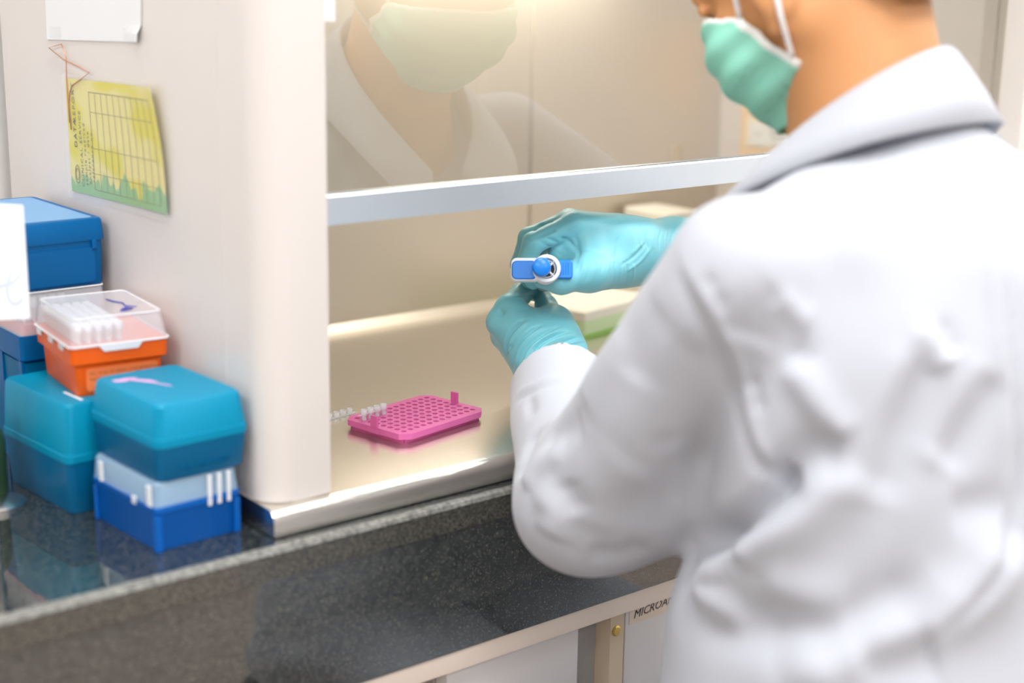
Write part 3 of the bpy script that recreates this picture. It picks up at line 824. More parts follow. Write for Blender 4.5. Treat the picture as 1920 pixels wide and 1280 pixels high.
text_obj('label_lettering', 'FILL 10 UL TO 200UL LOW RETENTION', 0.0036, (-0.027, -0.04985, 0.0185), (1, 0, 0), (0, 0, 1), 'ink_brown', lb2)
text_obj('label_lettering', 'RACKED, PRE-STERILIZED', 0.0036, (-0.027, -0.04985, 0.0135), (1, 0, 0), (0, 0, 1), 'ink_brown', lb2)
bm = bmesh.new(); tube(bm, [(0.016 + 0.006 * math.cos(t), -0.0499, 0.0115 + 0.006 * math.sin(t)) for t in np.linspace(0, math.pi, 12)], 0.0009, 6)
from_bm('label_emblem', bm, 'ink_brown', lb2, world=False)
# D: blue box with red rack and clear lid, at the back under E
D_W, D_D = 0.086, 0.150
Dx = thing('tip_box', 'blue legged tip box with red rack and clear lid under the large blue box', 'tip box', (0.490 + D_W / 2, 1.3145 + D_D / 2, 0), 0.0, BOXG)
solid('base', [(0.080, 0.144, 0.102), (0.0845, 0.1485, 0.104), (0.086, 0.150, 0.127)], 'blue_big', Dx, 0.004)
bm = bmesh.new(); loft(bm, [rr_ring(0.076, 0.140, 0.004, 0.0), rr_ring(0.081, 0.145, 0.004, 0.101)])
from_bm('tub', bm, 'teal_dark', Dx, world=False, auto=35)
for sx in (-1, 1):
    for yy in (-0.068, -0.02, 0.03, 0.066):
        bm = bmesh.new(); bbox(bm, sx * 0.0405 - 0.0015, sx * 0.0405 + 0.0015, yy - 0.004, yy + 0.004, 0.0, 0.103)
        from_bm('rib', bm, 'blue_big', Dx, world=False)
solid('rack', [(0.078, 0.142, 0.1272), (0.078, 0.142, 0.137)], 'red_plastic', Dx, 0.003)
bm = bmesh.new(); ring_shell(bm, 0.0855, 0.1495, 0.1275, 0.083, 0.147, 0.1672, 0.004, 0.001)
lid = from_bm('lid', bm, 'clear_lid', Dx, world=False, auto=35)
bm = bmesh.new(); tube(bm, [(x, y, 0.1668) for x, y, _ in rr_ring(0.0825, 0.1465, 0.004, 0)] + [(0.04125, 0.0692, 0.1668)], 0.0008, 6)
from_bm('lid_edge', bm, 'clear_rim', lid, world=False)
# E: large blue box on top
E_W, E_D = 0.094, 0.165
Ex = thing('tip_box', 'large deep blue box with pale inset top, highest of the stacks', 'tip box', (0.578 - E_W / 2, 1.317 + E_D / 2, 0.1676), R_(0.5), BOXG)
solid('base', [(0.0885, 0.160, 0.0), (0.090, 0.161, 0.0015), (0.0915, 0.1625, 0.042)], 'blue_big', Ex, 0.006)
solid('lid', [(0.094, 0.165, 0.0422), (0.0945, 0.1655, 0.045), (0.0925, 0.1635, 0.0605), (0.0900, 0.161, 0.0625)], 'blue_big', Ex, 0.006)
solid('lid_inset', [(0.078, 0.149, 0.0624), (0.078, 0.149, 0.0629)], 'blue_mist', Ex, 0.004)
bm = bmesh.new(); prism(bm, rounded_rect(-0.036, 0.036, 0.003, 0.036, 0.005), 'y', -0.0825, -0.0812)
from_bm('front_panel', bm, 'blue_big', Ex, world=False)
bm = bmesh.new(); bbox(bm, 0.033, 0.0375, -0.0845, -0.0815, 0.034, 0.0435); bevel_all(bm, 0.001)
from_bm('latch', bm, 'blue_big', Ex, world=False)
# loose pipette tips standing in the orange and the red rack
def tip_mesh():
    bm = bmesh.new(); lathe(bm, [(0.0012, 0.0), (0.0022, 0.003), (0.0026, 0.010), (0.0034, 0.0102), (0.0036, 0.0175), (0.0030, 0.0175)], 10)
    me = bpy.data.meshes.new('pipette_tip'); bm.to_mesh(me); bm.free(); me.materials.append(MATS['tip_white'])
    for p in me.polygons: p.use_smooth = True
    return me
TM = tip_mesh()
def tips(boxo, xs, ys, z, label, group, sc=1.0):
    ca, sa = math.cos(boxo.rotation_euler.z), math.sin(boxo.rotation_euler.z)
    for ix, x in enumerate(xs):
        for iy, y in enumerate(ys):
            o = bpy.data.objects.new('pipette_tip', TM); C.objects.link(o)
            o.location = boxo.location + Vector((x * ca - y * sa, x * sa + y * ca, z)); o.scale = (1, 1, sc)
            tag(o, label if iy or boxo is not Cx else '%s white pipette tip from the left in the front row of the orange box' % ('first', 'second', 'third', 'fourth', 'fifth')[ix], 'pipette tip', group)
tips(Cx, [-0.034 + 0.009 * i for i in range(5)], [-0.0445 + 0.009 * j for j in range(11)], 0.0448, 'white pipette tip standing behind the front row in the orange box', 'tips in the orange box')
tips(Dx, [-0.0335 + 0.009 * i for i in range(5)], [-0.064 + 0.009 * j for j in range(5)], 0.1371, 'pale pipette tip standing in the red rack of the legged blue box', 'tips in the red rack', 1.4)

# white card with grey handwriting on a slim stand, at the left edge
cc = [at(-70, 602, 1.245), at(55, 597, 1.225), at(42, 384, 1.235), at(-70, 378, 1.255)]
cs_ = thing('sign_stand', 'white card with grey script lettering on a slim stand, left edge', 'sign', (*at(-40, 500, 1.25)[:2], 0))
nrm = np.cross(cc[1] - cc[0], cc[3] - cc[0]); nrm /= np.linalg.norm(nrm)
vs = [p for p in cc] + [p - nrm * 0.0012 for p in cc]
from_data('card', vs, [(0, 1, 2, 3), (7, 6, 5, 4), (0, 4, 5, 1), (1, 5, 6, 2), (2, 6, 7, 3), (3, 7, 4, 0)], 'paper_white', cs_)
sign = 1 if nrm @ (CAM - cc[0]) > 0 else -1
def on_card(px, py):
    v = _v(px, py); p = CAM + v * (((cc[0] - CAM) @ nrm) / (v @ nrm)); return p + nrm * sign * 0.0006
for pts in ([(-14, 520), (0, 480), (10, 450), (14, 430), (8, 421), (-2, 440), (-8, 490), (-4, 530), (6, 540)], [(4, 535), (24, 530), (40, 512), (46, 497), (38, 492), (22, 512), (14, 540), (18, 562), (30, 570), (44, 560)]):
    bm = bmesh.new(); P = spline([on_card(*q) for q in pts], 6); tube(bm, P, 0.0022, 8)
    for v_ in bm.verts:
        d_ = (np.array(v_.co) - cc[0]) @ nrm * sign
        v_.co = Vector(np.array(v_.co) - nrm * sign * (d_ - 0.0003) * 0.92)
    from_bm('script_lettering', bm, 'ink_pale', cs_)
pp = at(-40, 500, 1.252); 
bm = bmesh.new(); tube(bm, [(pp[0], pp[1], 0.006), (pp[0], pp[1], 0.27)], 0.003, 10); from_bm('stem', bm, 'steel_edge', cs_, smooth=True)
bm = bmesh.new(); lathe(bm, [(0.026, 0), (0.026, 0.004), (0.022, 0.006), (0.004, 0.008)], 24, (pp[0], pp[1], 0.0)); from_bm('foot', bm, 'steel_edge', cs_, auto=40)
# dark green bottle just inside the left edge
bp_ = atZ(-16, 935, 0)
gb = thing('reagent_bottle', 'dark green bottle peeking in at the left edge beside the teal box', 'bottle', (*bp_[:2], 0))
bm = bmesh.new(); lathe(bm, [(0.0135, 0), (0.015, 0.002), (0.015, 0.055), (0.012, 0.064), (0.006, 0.070), (0.006, 0.080)], 20, (bp_[0], bp_[1], 0.0)); from_bm('glass_body', bm, 'dark_green', gb, auto=40)
bm = bmesh.new(); lathe(bm, [(0.008, 0), (0.008, 0.014), (0.007, 0.015)], 16, (bp_[0], bp_[1], 0.080)); from_bm('cap', bm, 'black_plastic', gb, auto=40)

# ================================================================== THINGS IN THE CABINET
# pink 96-hole rack
RC = np.array([0.8214, 1.1546]); RA = R_(11.0)
ex = np.array([math.cos(RA), math.sin(RA), 0]); ey = np.array([-math.sin(RA), math.cos(RA), 0])
rack = thing('tube_rack', 'bright pink plastic rack with rows of round holes on the steel surface', 'tube rack', (RC[0], RC[1], ZS), RA)
RW, RD, RT, RZ = 0.0595, 0.0425, 0.011, 0.0052
bm = bmesh.new()
hx = [(-5.5 + i) * 0.009 for i in range(12)]; hy = [(-3.5 + j) * 0.009 for j in range(8)]
K = 16; hr = 0.0029; hc = 0.0045
def corner_pt(cx, cy, i):
    a = 2 * math.pi * (i + 0.5) / K
    s = hc / max(abs(math.cos(a)), abs(math.sin(a)))
    x, y = math.cos(a) * s, math.sin(a) * s
    return cx + x, cy + y
for z, up in ((RT, 1), (RZ, 0)):
    for cx in hx:
        for cy in hy:
            ang = [2 * math.pi * (i + 0.5) / K for i in range(K)]
            A_ = [bm.verts.new((cx + hr * math.cos(t), cy + hr * math.sin(t), z)) for t in ang]
            O_ = [bm.verts.new((*corner_pt(cx, cy, i), z)) for i in range(K)]
            cn = {}
            for q in range(4):
                sx, sy = ((1, 1), (-1, 1), (-1, -1), (1, -1))[q]; cn[q] = bm.verts.new((cx + sx * hc, cy + sy * hc, z))
            for i in range(K):
                j = (i + 1) % K
                f = [A_[i], O_[i], O_[j], A_[j]]
                if i % 4 == 1:          # the outer corner lies between point 1 and 2 of each quadrant
                    f = [A_[i], O_[i], cn[i // 4], O_[j], A_[j]]
                bm.faces.new(f if up else f[::-1])
for cx in hx:
    for cy in hy:
        r0 = [bm.verts.new((cx + hr * math.cos(2 * math.pi * (i + 0.5) / K), cy + hr * math.sin(2 * math.pi * (i + 0.5) / K), RT)) for i in range(K)]
        r1 = [bm.verts.new((cx + hr * math.cos(2 * math.pi * (i + 0.5) / K), cy + hr * math.sin(2 * math.pi * (i + 0.5) / K), RZ)) for i in range(K)]
        for i in range(K): bm.faces.new((r0[(i + 1) % K], r0[i], r1[i], r1[(i + 1) % K]))
ch = 0.010
outl = [(RW - ch, -RD), (RW, -RD + ch * 0.8), (RW, RD - ch * 0.8), (RW - ch, RD), (-RW + ch, RD), (-RW, RD - ch * 0.8), (-RW, -RD + ch * 0.8), (-RW + ch, -RD)]
gx, gy = 0.054, 0.036
inn = [(gx, -gy), (gx, -gy), (gx, gy), (gx, gy), (-gx, gy), (-gx, gy), (-gx, -gy), (-gx, -gy)]
for z, up in ((RT, 1), (RZ, 0)):
    O_ = [bm.verts.new((*p, z)) for p in outl]; I4 = [bm.verts.new((*p, z)) for p in ((gx, -gy), (gx, gy), (-gx, gy), (-gx, -gy))]
    fs = [(O_[0], O_[1], I4[0]), (O_[1], O_[2], I4[1], I4[0]), (O_[2], O_[3], I4[1]), (O_[3], O_[4], I4[2], I4[1]), (O_[4], O_[5], I4[2]), (O_[5], O_[6], I4[3], I4[2]), (O_[6], O_[7], I4[3]), (O_[7], O_[0], I4[0], I4[3])]
    for f in fs: bm.faces.new(f if up else f[::-1])
o0 = [bm.verts.new((*p, RZ)) for p in outl]; o1 = [bm.verts.new((*p, RT)) for p in outl]
for i in range(8): bm.faces.new((o0[i], o0[(i + 1) % 8], o1[(i + 1) % 8], o1[i]))
bmesh.ops.remove_doubles(bm, verts=bm.verts, dist=0.00001)
from_bm('plate', bm, 'pink_plastic', rack, world=False)
bm = bmesh.new()
for x0, x1, y0, y1 in ((-gx, gx, -gy, -gy + 0.0015), (-gx, gx, gy - 0.0015, gy), (-gx, -gx + 0.0015, -gy, gy), (gx - 0.0015, gx, -gy, gy)):
    bbox(bm, x0, x1, y0, y1, 0.0, RZ)
from_bm('skirt', bm, 'pink_plastic', rack, world=False)
for sx in (-1, 1):
    bm = bmesh.new(); bbox(bm, sx * 0.0572 - 0.0011, sx * 0.0572 + 0.0011, -0.0045 - sx * 0.0, 0.0045, RT - 0.001, RT + 0.0105); bevel_all(bm, 0.0004)
    from_bm('clip_tab', bm, 'pink_plastic', rack, world=False)
    bm = bmesh.new(); bbox(bm, sx * 0.0590 - 0.0016, sx * 0.0590 + 0.0016, -0.007, 0.007, RZ, RT - 0.0015)
    from_bm('clip_ledge', bm, 'pink_plastic', rack, world=False)
# strip of four tubes standing in the rack
def tube_bm(x, y, z, h0=0.012, flare=True):
    bm = bmesh.new()
    lathe(bm, [(0.0008, z - h0), (0.0024, z - 0.004), (0.0026, z), (0.0026, z + 0.0035), (0.0032, z + 0.004), (0.0034, z + 0.0095), (0.0028, z + 0.0095), (0.0026, z + 0.004), (0.0018, z)], 14, (x, y, 0), cap=False)
    return bm
sp_ = RC.tolist()
ts = thing('tube_strip', 'strip of four clear tubes standing in the pink rack', 'tube strip', (RC[0], RC[1], ZS), RA)
for i in range(4):
    from_bm('tube', tube_bm(hx[i], hy[6], RT + 0.001), 'tube_clear', ts, world=False, smooth=True)
bm = bmesh.new(); bbox(bm, hx[0] - 0.006, hx[3] + 0.004, hy[6] - 0.0012, hy[6] + 0.0012, RT + 0.0052, RT + 0.0062)
from_bm('strap', bm, 'tube_clear', ts, world=False)
c0 = np.array([0.7609, 1.2180]); c1 = np.array([0.7873, 1.2220]); aa = math.atan2(c1[1] - c0[1], c1[0] - c0[0])
cs2 = thing('cap_strip', 'strip of clear tube caps lying on the steel behind the pink rack', 'cap strip', (c0[0], c0[1], ZS), aa)
for i in range(-2, 4):
    bm = bmesh.new(); lathe(bm, [(0.0026, 0.0002), (0.0030, 0.001), (0.0033, 0.0062), (0.0027, 0.0062), (0.0022, 0.0012)], 14, (i * 0.009, 0, 0), cap=False)
    from_bm('cap', bm, 'tube_clear', cs2, world=False, smooth=True)
bm = bmesh.new(); prism(bm, [(-0.022, -0.0012), (0.030, -0.0012), (0.0355, 0), (0.030, 0.0012), (-0.022, 0.0012)], 'z', 0.0001, 0.0014)
from_bm('strap', bm, 'tube_clear', cs2, world=False)
# pale carton with green foot band, behind the hands
gbx = thing('carton', 'cream carton with pale green lower side behind the gloved hands', 'carton', (1.2555, 1.385, ZS), R_(10))
def carton(w_, d_, zb_, h_):
    solid('base', [(w_, d_, 0.0), (w_, d_, zb_)], 'green_box', gbx, 0.003)
    bm = bmesh.new(); loft(bm, [rr_ring(w_ + 0.002, d_ + 0.002, 0.003, zb_), rr_ring(w_ + 0.002, d_ + 0.002, 0.003, h_ - 0.002), rr_ring(w_ - 0.002, d_ - 0.002, 0.003, h_)])
    from_bm('lid', bm, 'cream_box', gbx, world=False, auto=35)
    bm = bmesh.new(); bbox(bm, -w_ / 2 - 0.0006, w_ / 2 + 0.0006, -d_ / 2 - 0.0006, -d_ / 2, 0.0, 0.005)
    from_bm('green_band', bm, 'dark_green_band', gbx, world=False)
mat('dark_green_band', (0.36, 0.66, 0.16), 0.6)
carton(0.14, 0.10, 0.022, 0.034)
cb2 = thing('storage_box', 'tall cream box at the back of the cabinet behind the gloved wrist', 'box', (*(atY(1290, 470, 1.47)[:2]), ZS), 0.0)
hh2 = atY(1250, 402, 1.43)[2] - ZS
solid('body', [(0.058, 0.08, 0.0), (0.06, 0.082, 0.002), (0.06, 0.082, hh2 - 0.02)], 'cream_box', cb2, 0.004)
solid('lid', [(0.064, 0.086, hh2 - 0.0198), (0.064, 0.086, hh2 - 0.002), (0.060, 0.082, hh2)], 'cream_box', cb2, 0.004)
cb2.location.x = atY(1250, 402, 1.43)[0] + 0.032; cb2.location.y = 1.473

# ================================================================== PERSON
# head frame: origin between the ears; F forward, U up, R right
HO = np.array([0.969, 0.800, 0.458])
pt_, yw = R_(38), R_(6)
HF = np.array([-math.sin(yw) * math.cos(pt_), math.cos(yw) * math.cos(pt_), -math.sin(pt_)])
HR = np.array([math.cos(yw), math.sin(yw), 0.0])
HU = np.cross(HR, HF)
HM = np.array([HR, HF, HU])
def hp(r_, f_, u_): return HO + HR * r_ + HF * f_ + HU * u_
SL, SR = np.array([0.805, 0.715, 0.245]), np.array([1.130, 0.725, 0.255])
EL, WL = np.array([0.812, 0.889, 0.026]), at(1033, 668, 1.492)
WR = at(1262, 468, 1.575); ER = np.array([1.31, 0.93, 0.075])
NB = np.array([0.966, 0.700, 0.27])
def head_into(s, grow=0.0, face=True, ears=True):
    s.ell(hp(0, 0.0, 0.052), np.array([0.074, 0.095, 0.083]) + grow, HM, k=0.02)
    s.ell(hp(0, 0.040, -0.012), np.array([0.060, 0.048, 0.064]) + grow, HM, k=0.02)
    for q in (-1, 1):
        s.cap(hp(q * 0.052, 0.004, -0.035), hp(q * 0.012, 0.066, -0.074), 0.021 + grow, 0.015 + grow, k=0.025)
        s.ell(hp(q * 0.040, 0.068, -0.012), np.array([0.024, 0.020, 0.026]) + grow, HM, k=0.02)
        if ears:
            s.ell(hp(q * 0.079, 0.0, -0.004), np.array([0.008, 0.018, 0.031]), np.array([HR * 0.9 + HF * 0.43 * q * -1, HF * 0.9 + HR * 0.43 * q, HU]), k=0.006)
            s.cap(hp(q * 0.078, 0.010, -0.022), hp(q * 0.077, 0.013, -0.036), 0.0065, 0.0065, k=0.006)
    s.cap(hp(0, 0.076, 0.046), hp(0, 0.086, 0.018), 0.008 + grow, 0.010 + grow, k=0.012)
    s.cap(hp(-0.020, 0.078, -0.042), hp(0.020, 0.078, -0.042), 0.007 + grow, 0.008 + grow, k=0.012)
    s.cap(hp(-0.045, 0.072, 0.056), hp(0.045, 0.072, 0.056), 0.010, 0.010, k=0.02)
body = SDF((0.70, 0.52, 0.0), (1.36, 1.14, 0.60), 0.0032)
head_into(body)
for q in (-1, 1):
    body.ell(hp(q * 0.032, 0.092, 0.036), (0.016, 0.012, 0.010), HM, k=0.01, op='cut')
    for q2 in (-1, 1):
        body.cap(hp(q * 0.032 - 0.014, 0.082, 0.036 + q2 * 0.006), hp(q * 0.032 + 0.014, 0.082, 0.036 + q2 * 0.006), 0.0055, 0.0055, k=0.004)
body.cap(hp(-0.008, -0.030, -0.025), NB + np.array([-0.004, 0.004, 0]), 0.050, 0.056, k=0.03)
body.cap(hp(0.0, 0.0, -0.05), np.array([0.963, 0.76, 0.27]), 0.040, 0.045, k=0.03)
body.cap(NB, (0.966, 0.66, 0.06), 0.075, 0.12, k=0.06, ys=1.4)
body.cap(SL + np.array([0.03, 0, 0.0]), SR + np.array([-0.03, 0, 0.0]), 0.045, 0.045, k=0.05)
for S_, E_, W_ in ((SL, EL, WL), (SR, ER, WR)):
    body.cap(S_, E_, 0.042, 0.036, k=0.02)
    body.cap(E_, W_, 0.037, 0.027, k=0.02)
V, Q = body.mesh(2)
person = from_data('person', V - np.array([0.96, 0.68, -0.78]), Q, 'skin', None, True)
person.location = (0.96, 0.68, -0.78)
tag(person, 'person in a white lab coat, green mask and blue gloves bending over their pipetting', 'person')
def part(name, V, Q, material, parent=None, smooth=True):
    return from_data(name, V, Q, material, parent or person, smooth)
for q in (-1, 1):
    bm = bmesh.new(); bmesh.ops.create_uvsphere(bm, u_segments=16, v_segments=10, radius=0.0115)
    bmesh.ops.translate(bm, verts=bm.verts, vec=Vector(hp(q * 0.032, 0.0735, 0.036)))
    ey_ = from_bm('eye', bm, 'eye_white', person, smooth=True)
    bm = bmesh.new(); lathe(bm, [(0.0055, 0.0098), (0.003, 0.0112), (0.0008, 0.0118)], 14, hp(q * 0.032, 0.0735, 0.036), HF * 0.94 - HU * 0.3)
    from_bm('iris', bm, 'iris', ey_, smooth=True)
    bm = bmesh.new(); tube(bm, [hp(q * x, 0.093 - abs(x - 0.03) * 0.35, z) for x, z in ((0.014, 0.056), (0.025, 0.061), (0.038, 0.062), (0.050, 0.057))], [0.0025, 0.0032, 0.003, 0.0015], 6)
    from_bm('eyebrow', bm, 'hair_black', person, smooth=True)
# hair: short cap above a hairline
hair = SDF(HO - 0.16, HO + 0.17, 0.0032)
hair.ell(hp(0, -0.002, 0.056), (0.080, 0.101, 0.089), HM, k=0.0)
hair.cap(hp(-0.030, -0.060, -0.02), hp(0.022, -0.060, -0.02), 0.034, 0.034, k=0.03)
hair.cap(hp(-0.026, -0.054, -0.066), hp(0.012, -0.054, -0.066), 0.0375, 0.0370, k=0.02)
hair.half(hp(0, 0.058, 0.085), HF * 0.75 - HU * 0.66, k=0.01)
hair.half(hp(0, -0.05, -0.084), -HU * 0.92 + HF * 0.38, k=0.008)
hair.half(hp(0, 0.012, 0.01), HF * 0.86 - HU * 0.5, k=0.008)
V, Q = hair.mesh(1)
rng = np.random.RandomState(2)
V = V + vnormals(V, Q) * (rng.rand(len(V), 1) - 0.5) * 0.003
part('hair', V, Q, 'hair_black')
# surgical mask: a thin pleated shell over nose, mouth and chin
ms = SDF(HO - 0.17, HO + 0.17, 0.0017)
head_into(ms, 0.002, ears=False)
ms.cap(hp(0, 0.094, 0.0), hp(0, 0.060, -0.070), 0.015, 0.022, k=0.04)
ms.cap(hp(-0.03, 0.066, -0.03), hp(0.03, 0.066, -0.03), 0.026, 0.026, k=0.03)
F0 = ms.F.copy()
X, Y, Z = np.meshgrid(*[ms.lo[k] + ms.h * np.arange(ms.n[k]) - HO[k] for k in range(3)], indexing='ij', sparse=True)
uu = X * HU[0] + Y * HU[1] + Z * HU[2]; ff = X * HF[0] + Y * HF[1] + Z * HF[2]; rr2 = X * HR[0] + Y * HR[1] + Z * HR[2]
pleat = 0.0016 * np.sin((uu + 0.02) * 2 * math.pi / 0.026)
sh = np.abs(F0 - 0.0040 - pleat) - 0.0014
top = uu - (0.030 + 0.65 * (ff - 0.095))
bot = -(uu + 0.098 - 0.25 * (ff - 0.04))
side = -(ff - (0.026 + 0.40 * (uu + 0.04)))
ms.F = np.maximum(np.maximum(sh, top), np.maximum(bot, side)).astype(np.float32)
V, Q = ms.mesh(2)
mask = part('face_mask', V, Q, 'mask_green')
# white binding along the side edges, pale hem along the top
mask.data.materials.append(MATS['mask_white'])
cen = V[Q].mean(1) - HO; cu_, cf_ = cen @ HU, cen @ HF
edge = ((cf_ - (0.026 + 0.40 * (cu_ + 0.04))) < 0.007) | (((0.030 + 0.65 * (cf_ - 0.095)) - cu_) < 0.004)
for p_, e_ in zip(mask.data.polygons, edge): p_.material_index = 1 if e_ else 0
for q in (-1, 1):
    def near(p): return V[np.argmin(((V - p) ** 2).sum(1))]
    eb = hp(q * 0.082, -0.018, 0.015)
    T_ = near(hp(q * 0.070, 0.040, -0.004)); B_ = near(hp(q * 0.066, 0.020, -0.058))
    for E0, mid in ((T_, hp(q * 0.084, 0.014, 0.030)), (B_, hp(q * 0.086, -0.002, -0.030))):
        bm = bmesh.new(); tube(bm, spline([E0, mid, eb], 8), 0.0022, 8)
        from_bm('ear_loop', bm, 'loop_white', mask, smooth=True)
# ---- lab coat
coat = SDF((0.66, 0.44, -0.46), (1.45, 1.20, 0.40), 0.0042)
coat.cap((0.966, 0.672, 0.15), (0.966, 0.640, -0.14), 0.190, 0.205, k=0.05, ys=1.45)
coat.cap((0.966, 0.640, -0.14), (0.966, 0.635, -0.30), 0.205, 0.215, k=0.05, ys=1.35)
coat.cap(SL + np.array([0.02, 0, 0]), (0.966, 0.690, 0.275), 0.056, 0.062, k=0.045)
coat.cap(SR + np.array([-0.02, 0, 0]), (0.966, 0.690, 0.275), 0.056, 0.062, k=0.045)
coat.cap((0.966, 0.694, 0.297), (0.87, 0.712, 0.264), 0.056, 0.046, k=0.03)
coat.cap((0.966, 0.694, 0.297), (1.06, 0.720, 0.268), 0.056, 0.046, k=0.03)
coat.cap((0.91, 0.78, 0.12), (1.02, 0.78, 0.12), 0.09, 0.09, k=0.06)
# sleeves
dL = (WL - EL) / np.linalg.norm(WL - EL); dR = (WR - ER) / np.linalg.norm(WR - ER)
coat.cap((0.872, 0.730, -0.05), (0.870, 0.728, -0.28), 0.085, 0.098, k=0.05)
coat.cap((1.07, 0.735, 0.0), (1.07, 0.735, -0.28), 0.085, 0.100, k=0.05)
# lap
for q, kx in ((0.885, 0.862), (1.05, 1.075)):
    coat.cap((q, 0.66, -0.30), (kx, 0.93, -0.315), 0.098, 0.085, k=0.05)
# sleeves are shaped on their own and meet the body of the coat in a crease
arm = SDF((0.66, 0.44, -0.46), (1.45, 1.20, 0.40), 0.0042)
arm.cap(SL, EL, 0.064, 0.058, k=0.035)
arm.cap(EL + np.array([0.016, -0.016, 0.0]), (0.870, 0.775, 0.075), 0.055, 0.060, k=0.03)
arm.cap(EL, WL + dL * 0.03, 0.058, 0.044, k=0.025)
arm.cap(SR, ER, 0.066, 0.064, k=0.035)
arm.cap(ER, WR + dR * 0.0, 0.062, 0.043, k=0.025)
coat._join((slice(None),) * 3, arm.F, 0.012, 'add')
coat.half((0.96, 0.7, -0.425), (0, 0, -1))
# cut the cuffs open
LC = WL - dL * 0.060; RCu = WR - dR * 0.025
coat.F = coat.F
def cut_end(s, p, d, r_, rr_):
    """trim a sleeve beyond p and hollow its mouth"""
    lo = p - 0.09; hi = p + 0.13
    sl, X, Y, Z = s._sub(lo, hi)
    d0 = (X - p[0]) * d[0] + (Y - p[1]) * d[1] + (Z - p[2]) * d[2]
    rad = np.sqrt(np.maximum((X - p[0]) ** 2 + (Y - p[1]) ** 2 + (Z - p[2]) ** 2 - d0 ** 2, 0))
    reg = np.maximum(-d0, rad - 0.085)
    s.F[sl] = np.maximum(s.F[sl], -reg)
    hole = np.maximum(np.maximum(-(d0 + 0.035), d0 - 0.01), rad - rr_)
    s.F[sl] = np.maximum(s.F[sl], -hole)
cut_end(coat, LC, dL, 0.06, 0.040)
cut_end(coat, RCu, dR, 0.06, 0.038)
coat.cap((0.963, 0.800, 0.33), (0.963, 0.835, 0.235), 0.042, 0.016, k=0.012, op='cut')
coat.cap((0.966, 0.74, 0.40), (0.966, 0.735, 0.29), 0.066, 0.056, k=0.01, op='cut')
coat.cutbox((0.3, YF - 0.003, -0.6), (2.0, 1.4, 0.0015)); coat.cutbox((0.3, YS - 0.003, -0.1), (2.0, 1.6, ZS + 0.002))
V, Q = coat.mesh(3)
P3 = V * 1.0
wob = (np.sin(P3[:, 0] * 31 + 1.3 * np.sin(P3[:, 2] * 23)) * np.sin(P3[:, 2] * 27 + P3[:, 1] * 19) * 0.0012 + np.sin(P3[:, 2] * 55 + P3[:, 0] * 40) * np.sin(P3[:, 1] * 47) * 0.001)
V = V + vnormals(V, Q) * wob[:, None]
